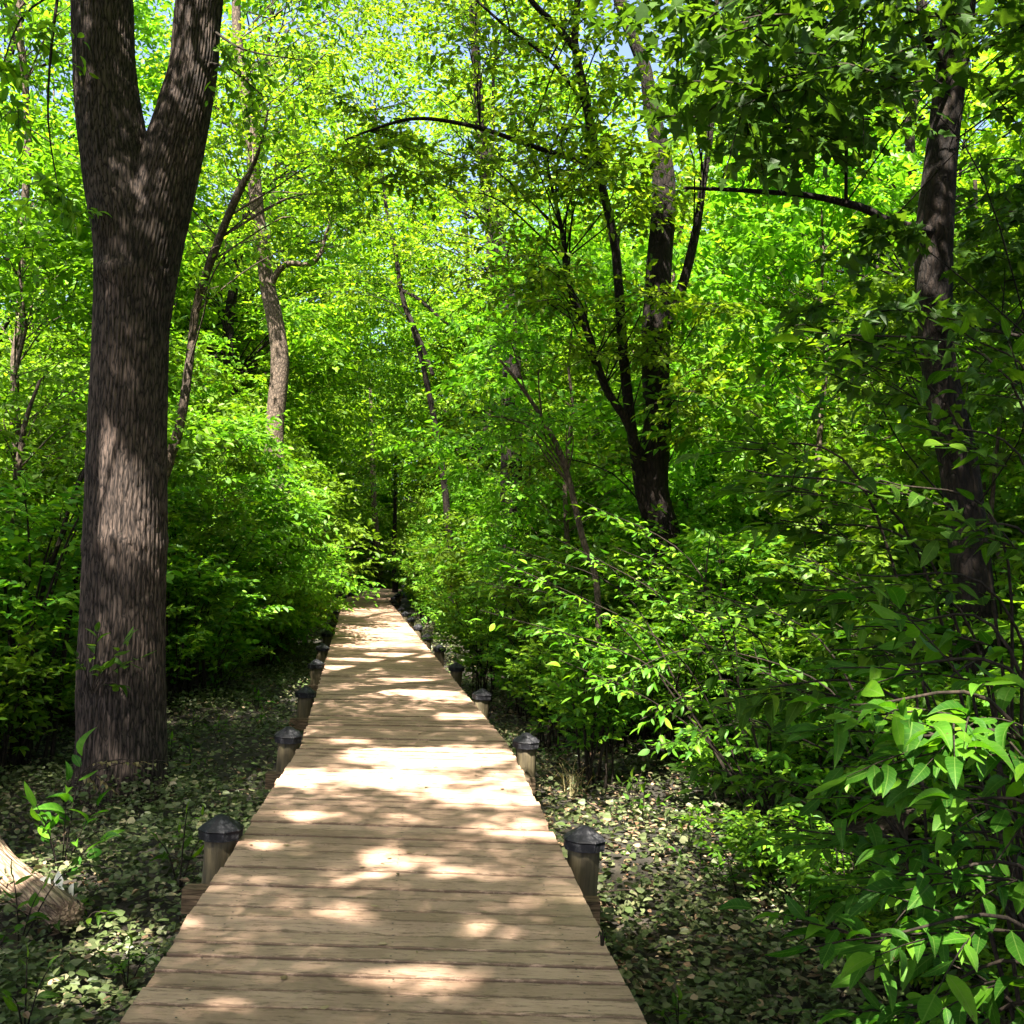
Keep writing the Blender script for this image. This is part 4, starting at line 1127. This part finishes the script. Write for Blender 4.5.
near_bush('arching bush with flat leafy sprays nearest the right boardwalk posts', (2.2, 8.2), [
    (660, 640, 8, 500, 560, 7.8, 13), (640, 660, 8, 480, 610, 7.8, 13), (680, 610, 8, 540, 530, 8, 13), (700, 650, 7.8, 590, 690, 7.4, 11), (650, 700, 8, 560, 660, 7.8, 11), (720, 600, 8, 610, 545, 7.7, 11), (730, 680, 7.4, 640, 720, 7, 10), (690, 560, 8.2, 580, 500, 8.2, 11), (760, 640, 7.4, 660, 600, 7.2, 11),
    (600, 610, 8.3, 470, 580, 8.4, 12), (620, 590, 8.6, 500, 545, 8.8, 12), (760, 720, 7, 660, 745, 6.8, 9)], 507, .10, lmat=M_SHRUB)

# ------------------------------------------------------------------ ground layer
ir = np.random.default_rng(909)


def cover_points(n, dens):
    """random points of the floor seen from the walk, denser near the viewer"""
    y = 2.2 + (38 - 2.2) * ir.uniform(0, 1, n * 3) ** 1.55
    x = ir.uniform(-1, 1, n * 3) * (3.2 + .62 * y) - .1 * y
    ok = walk_dist(x, y) > .84 + ir.uniform(0, .12, n * 3)
    x, y = x[ok][:n], y[ok][:n]
    return x, y


x, y = cover_points(380000, 1)
tb = at(121, 815, 8.6)
x = np.concatenate([x, tb[0] + ir.normal(0, .45, 1500)]); y = np.concatenate([y, tb[1] - .25 + ir.normal(0, .4, 1500)])
z = gh(x, y) + .30 * np.exp(-((x - tb[0]) ** 2 + (y - tb[1]) ** 2) / .35) * ir.uniform(0, 1, len(x)) + ir.uniform(.0, 1, len(x)) ** 1.5 * (.13 + .07 * np.sin(x * 1.9 + 2) * np.cos(y * 1.3)) + .02
P = np.column_stack([x, y, z])
mask = np.sin(x * 1.1 + .5 * y) * np.cos(.8 * y - x * .4) + .6 * np.sin(2.7 * x - 1.3 * y + 1) * np.sin(2.1 * y + x) + .4 * np.sin(5.3 * x + y) * np.cos(4.7 * y)
keep = ir.uniform(0, 1, len(x)) < np.clip(.70 + .38 * mask - .06 * (x > -.3), .42, 1)
P[:, 2] += np.clip(mask, 0, 1.2) * .09 * ir.uniform(0, 1, len(x))
P = P[keep]
a = ir.uniform(0, 6.283, len(P))
ax = np.column_stack([np.cos(a), np.sin(a), ir.uniform(-.35, .25, len(P))])
up = np.array([0, 0, 1.0]) + ir.normal(0, .55, (len(P), 3))
sz = (.022 + .045 * ir.uniform(0, 1, len(P)) ** 1.7) * (1 + .02 * np.clip(P[:, 1] - 6, 0, 40))
g = Geo(); put_leaves(g, P, ax, up, sz, ROUND, 0, ir)
tag(g.build('ground_ivy', M_IVY), 'carpet of small grey-green ivy leaves covering the forest floor', 'ivy', kind='stuff')
x, y = cover_points(62000, 1)
kk = (x > -.4) | (ir.uniform(0, 1, len(x)) < .35); x, y = x[kk], y[kk]
P = np.column_stack([x, y, gh(x, y) + .012 + ir.uniform(0, 1, len(x)) ** 3 * .12])
a = ir.uniform(0, 6.283, len(P))
ax = np.column_stack([np.cos(a), np.sin(a), ir.normal(0, .15, len(P))])
g = Geo(); put_leaves(g, P, ax, np.array([0, 0, 1.0]) + ir.normal(0, .5, (len(P), 3)), ir.uniform(.025, .075, len(P)), OVATE, 0, ir)
tag(g.build('leaf_litter', M_LITTER), 'dry brown fallen leaves scattered over the soil between the ivy', 'leaf litter', kind='stuff')


g = Geo()
x, y = cover_points(420, 1)
for a, b in zip(x, y):
    an = ir.uniform(0, 3.14); L = ir.uniform(.12, .5)
    p = np.array([a, b, float(gh(a, b)) + ir.uniform(.05, .13)]); d = np.array([math.cos(an), math.sin(an), ir.normal(0, .12)]) * L
    P = smooth_path([p - d, p + ir.normal(0, .06 * L, 3), p + d], 5)
    tube(g, P, np.linspace(ir.uniform(.004, .009), .002, len(P)), 5)
tag(g.build('fallen_twigs', M_BARK3), 'thin broken twigs strewn over the ivy on the forest floor', 'twigs', kind='stuff')


# ------------------------------------------------------------------ fallen logs
def fallen_log(label, p0, p1, r0, r1, seed, m=None, taper_end=True):
    rng = np.random.default_rng(seed)
    p0 = np.asarray(p0, float); p1 = np.asarray(p1, float)
    L = np.linalg.norm(p1 - p0); n = 40
    zz = np.linspace(0, L, n)
    pts = np.column_stack([.03 * np.sin(zz * 2.1), .02 * np.cos(zz * 1.7), zz])
    rad = np.linspace(r0, r1, n) * (1 + .05 * np.sin(zz * 5))
    ph = rng.uniform(0, 6, 5)
    g = Geo()
    d = lambda th, k, p: rad[:, None] * (.08 * np.sin(2 * th + ph[0] + p[:, 2][:, None]) + .05 * np.sin(5 * th + ph[1]) + .035 * np.sin(11 * th + ph[2] + np.sin(p[:, 2][:, None] * 3)) + .025 * np.sin(23 * th + ph[3] + p[:, 2][:, None] * 2)) + np.where(k >= n - 2, rng.uniform(-.35, .15, (1, 48)) * rad[:, None], 0)
    tube(g, pts, rad, 48, 0, d)
    o = g.build('fallen_log', m or M_LOG)
    o.location = p0
    o.rotation_euler = Vector(p1 - p0).to_track_quat('Z', 'Y').to_euler()
    return tag(o, label, 'log')


lp0 = on_z(-70, 790, .15); lp1 = on_z(64, 922, .08)
fallen_log('pale weathered fallen log with a broken end at the lower left', lp0, lp1, .115, .09, 601)
fallen_log('dark fallen log under the bushes at the lower right', at(830, 850, 7.6) , at(975, 800, 7.9), .10, .12, 603, M_BARK3)


# ------------------------------------------------------------------ small plants
def small_plant(name, label, cat, base, stems, leaf, lmat, seed, tmpl=LONG, M=5, tilt=.3, sm=True):
    rng = np.random.default_rng(seed)
    base = np.asarray(base, float)
    root = empty(name, base, label, cat)
    gs = Geo(); gl = Geo()
    for s in stems:
        tip = base + np.asarray(s, float)
        P = smooth_path([base + [0, 0, -.03], base * .5 + tip * .5 + [0, 0, .04], tip], 8)
        tube(gs, P, np.linspace(.005, .002, len(P)), 5, 0, cap=False)
        ps, ax, up, sz, tw = sprays(rng, np.array([P[len(P) // 3]]), np.array([tip - P[len(P) // 3]]), np.array([np.linalg.norm(tip - P[len(P) // 3])]), M, leaf, .05, tilt, .2, .1)
        put_leaves(gl, ps, ax, up, sz, tmpl, 0, rng, sm)
    gs.build('stems', M_TWIG, root, loc=base)
    gl.build('foliage', [lmat, M_TWIG], root, loc=base)
    return root


def gnd(px, py):
    p = on_z(px, py, .03); p[2] = float(gh(p[0], p[1])); return p


small_plant('seedling', 'bright green seedling with large pointed leaves above the fallen log', 'seedling', gnd(62, 872), [(.0, 0, .62), (-.22, .05, .40), (.18, .05, .45), (.30, -.1, .28), (-.1, -.2, .5), (.05, .1, .78)], .18, M_NEAR, 701, M=5)
small_plant('seedling', 'dark green seedling growing in front of the fallen log', 'seedling', gnd(20, 935), [(.1, 0, .30), (.22, .1, .42), (-.08, .05, .35)], .11, M_NEAR, 702, M=4)
wr = np.random.default_rng(4); g = Geo(); b0 = on_z(62, 888, .16)
WP = b0 + np.array([(-.02, 0, .05), (.05, .01, .0), (.0, -.02, -.01), (-.09, .02, .03), (.035, -.03, -.07), (-.13, .03, .05)])
put_leaves(g, WP - [0, 0, .04], np.array([0, .25, 1.0]) + wr.normal(0, .3, (6, 3)), np.array([-.3, -.8, .55]) + wr.normal(0, .15, (6, 3)), np.array([.085, .075, .08, .06, .06, .05]), ROUND, 0, wr, True)
for q in WP: tube(g, smooth_path([b0 + [-.02, .03, -.16], q * .5 + b0 * .5 - [0, -.02, .06], q - [0, 0, .03]], 5), np.full(len(smooth_path([b0, b0 + 1, b0 + 2], 5)), .0022), 4, 1)
o = g.build('sunlit_sprig', [M_GLARE, M_TWIG], loc=b0); o.location = b0
tag(o, 'small sprig of rounded leaves beside the fallen log, sun glare painted white', 'sprig')
small_plant('seedling', 'yellow-green seedling right of the second right post', 'seedling', gnd(632, 800), [(0, 0, .25), (-.1, .05, .2), (.1, .1, .3)], .10, M_NEAR, 704, M=4)
small_plant('weed', 'tiny green weed sprouting from a deck gap at the right edge', 'weed', on_z(602, 948, .49), [(0, 0, .05), (.02, .01, .035), (-.015, .02, .04)], .022, M_NEAR, 705, M=3)
small_plant('seedling', 'low green seedling with paired leaves at the lower right, in dry ivy', 'seedling', gnd(700, 880), [(0, 0, .22), (-.15, .1, .16), (.16, .05, .2)], .09, M_NEAR, 706, M=4)
small_plant('seedling', 'broad-leaved grey-green seedling at the bottom right in dry ivy', 'seedling', gnd(870, 1000), [(0, 0, .12), (-.16, .1, .1), (.14, .02, .12), (.02, -.14, .1)], .11, M_IVY, 707, M=4)
small_plant('climbing_vine', 'green creeper sprig clinging to the front of the forked trunk', 'vine', at(92, 690, 8.15), [(.14, -.1, .20), (.34, -.12, .48), (.28, -.1, .06), (.05, -.08, .5), (-.12, -.1, .3), (.42, -.1, .30)], .14, M_NEAR, 708, M=6)
small_plant('dry_vine', 'straw-coloured dry vine sprig across the foot of the forked trunk', 'vine', at(80, 772, 8.0), [(.25, -.02, .10), (.5, -.05, .12), (.82, -.08, .13), (.12, 0, -.1), (.3, -.05, -.12)], .07, M_DRYSPRIG, 709, M=8)
# seedlings coming up through the ivy
sprt = [small_plant('forest_seedling', 'x', 'seedling', (0, 0, 0), st, lf, M_NEAR, 720 + i, M=4) for i, (st, lf) in enumerate([
    ([(0, 0, .22), (-.12, .05, .15), (.12, .06, .17), (.03, -.12, .14)], .075), ([(.03, 0, .34), (-.1, .06, .24), (.14, -.03, .22)], .085), ([(0, 0, .14), (-.14, .02, .09), (.1, .1, .09), (.05, -.14, .1)], .065)])]
sp = scatter(pr, 90, -5, 5, 3.2, 15, .38, lambda y: 1.25)
for q, (x, y, k) in enumerate(sp):
    pt_ = sprt[k % 3] if q > 2 else sprt[q]
    loc = (x, y, float(gh(x, y)) + .03); sc_ = pr.uniform(.7, 1.3)
    if q < 3: o = pt_; o.location = loc
    else: o = dup(pt_, loc, pr.uniform(0, 6.28), sc_)
    o['label'] = f'low green seedling among the many coming up through the ivy {side(x, y)} of the boardwalk'; o['group'] = f'seedlings in the ivy, {side(x, y)} side'
# grass tuft by the second right post
g = Geo(); gr = np.random.default_rng(15)
b0 = gnd(572, 792)
for _ in range(34):
    a = gr.uniform(0, 6.28); L = gr.uniform(.2, .42)
    o = b0 + np.array([gr.normal(0, .05), gr.normal(0, .05), 0])
    d = np.array([math.cos(a), math.sin(a), 0]) * gr.uniform(.5, 1.2) * L
    P = np.array([o, o + d * .4 + [0, 0, L * .6], o + d + [0, 0, L * gr.uniform(.5, .9)]])
    P = smooth_path(P, 6); s = np.cross(d, [0, 0, 1.0]); s = nrm(s) * .0035
    k = len(P); w = np.linspace(1, .1, k)[:, None]
    g.add(np.concatenate([P - s * w, P + s * w]), [(i, i + 1, k + i + 1, k + i) for i in range(k - 1)], 0, True)
tuft = g.build('grass_tuft', M_DRYSPRIG, loc=b0); tuft.location = b0
tag(tuft, 'tuft of thin arching grass blades right of the second right post', 'grass tuft')
# leaves and twigs lying on the deck
g = Geo(); n = 130
yy = ir.uniform(2.6, 16, n); xx = np.interp(yy, CL[:, 1], CL[:, 0]) + ir.uniform(-.85, .85, n)
P = np.column_stack([xx, yy, np.full(n, .505)]); a = ir.uniform(0, 6.28, n)
put_leaves(g, P, np.column_stack([np.cos(a), np.sin(a), np.zeros(n)]), np.array([0, 0, 1.0]) + ir.normal(0, .12, (n, 3)), ir.uniform(.012, .045, n), OVATE, 0, ir)
tag(g.build('deck_litter', M_LITTER), 'small dry leaf scraps lying on the boardwalk planks', 'leaf litter', kind='stuff')
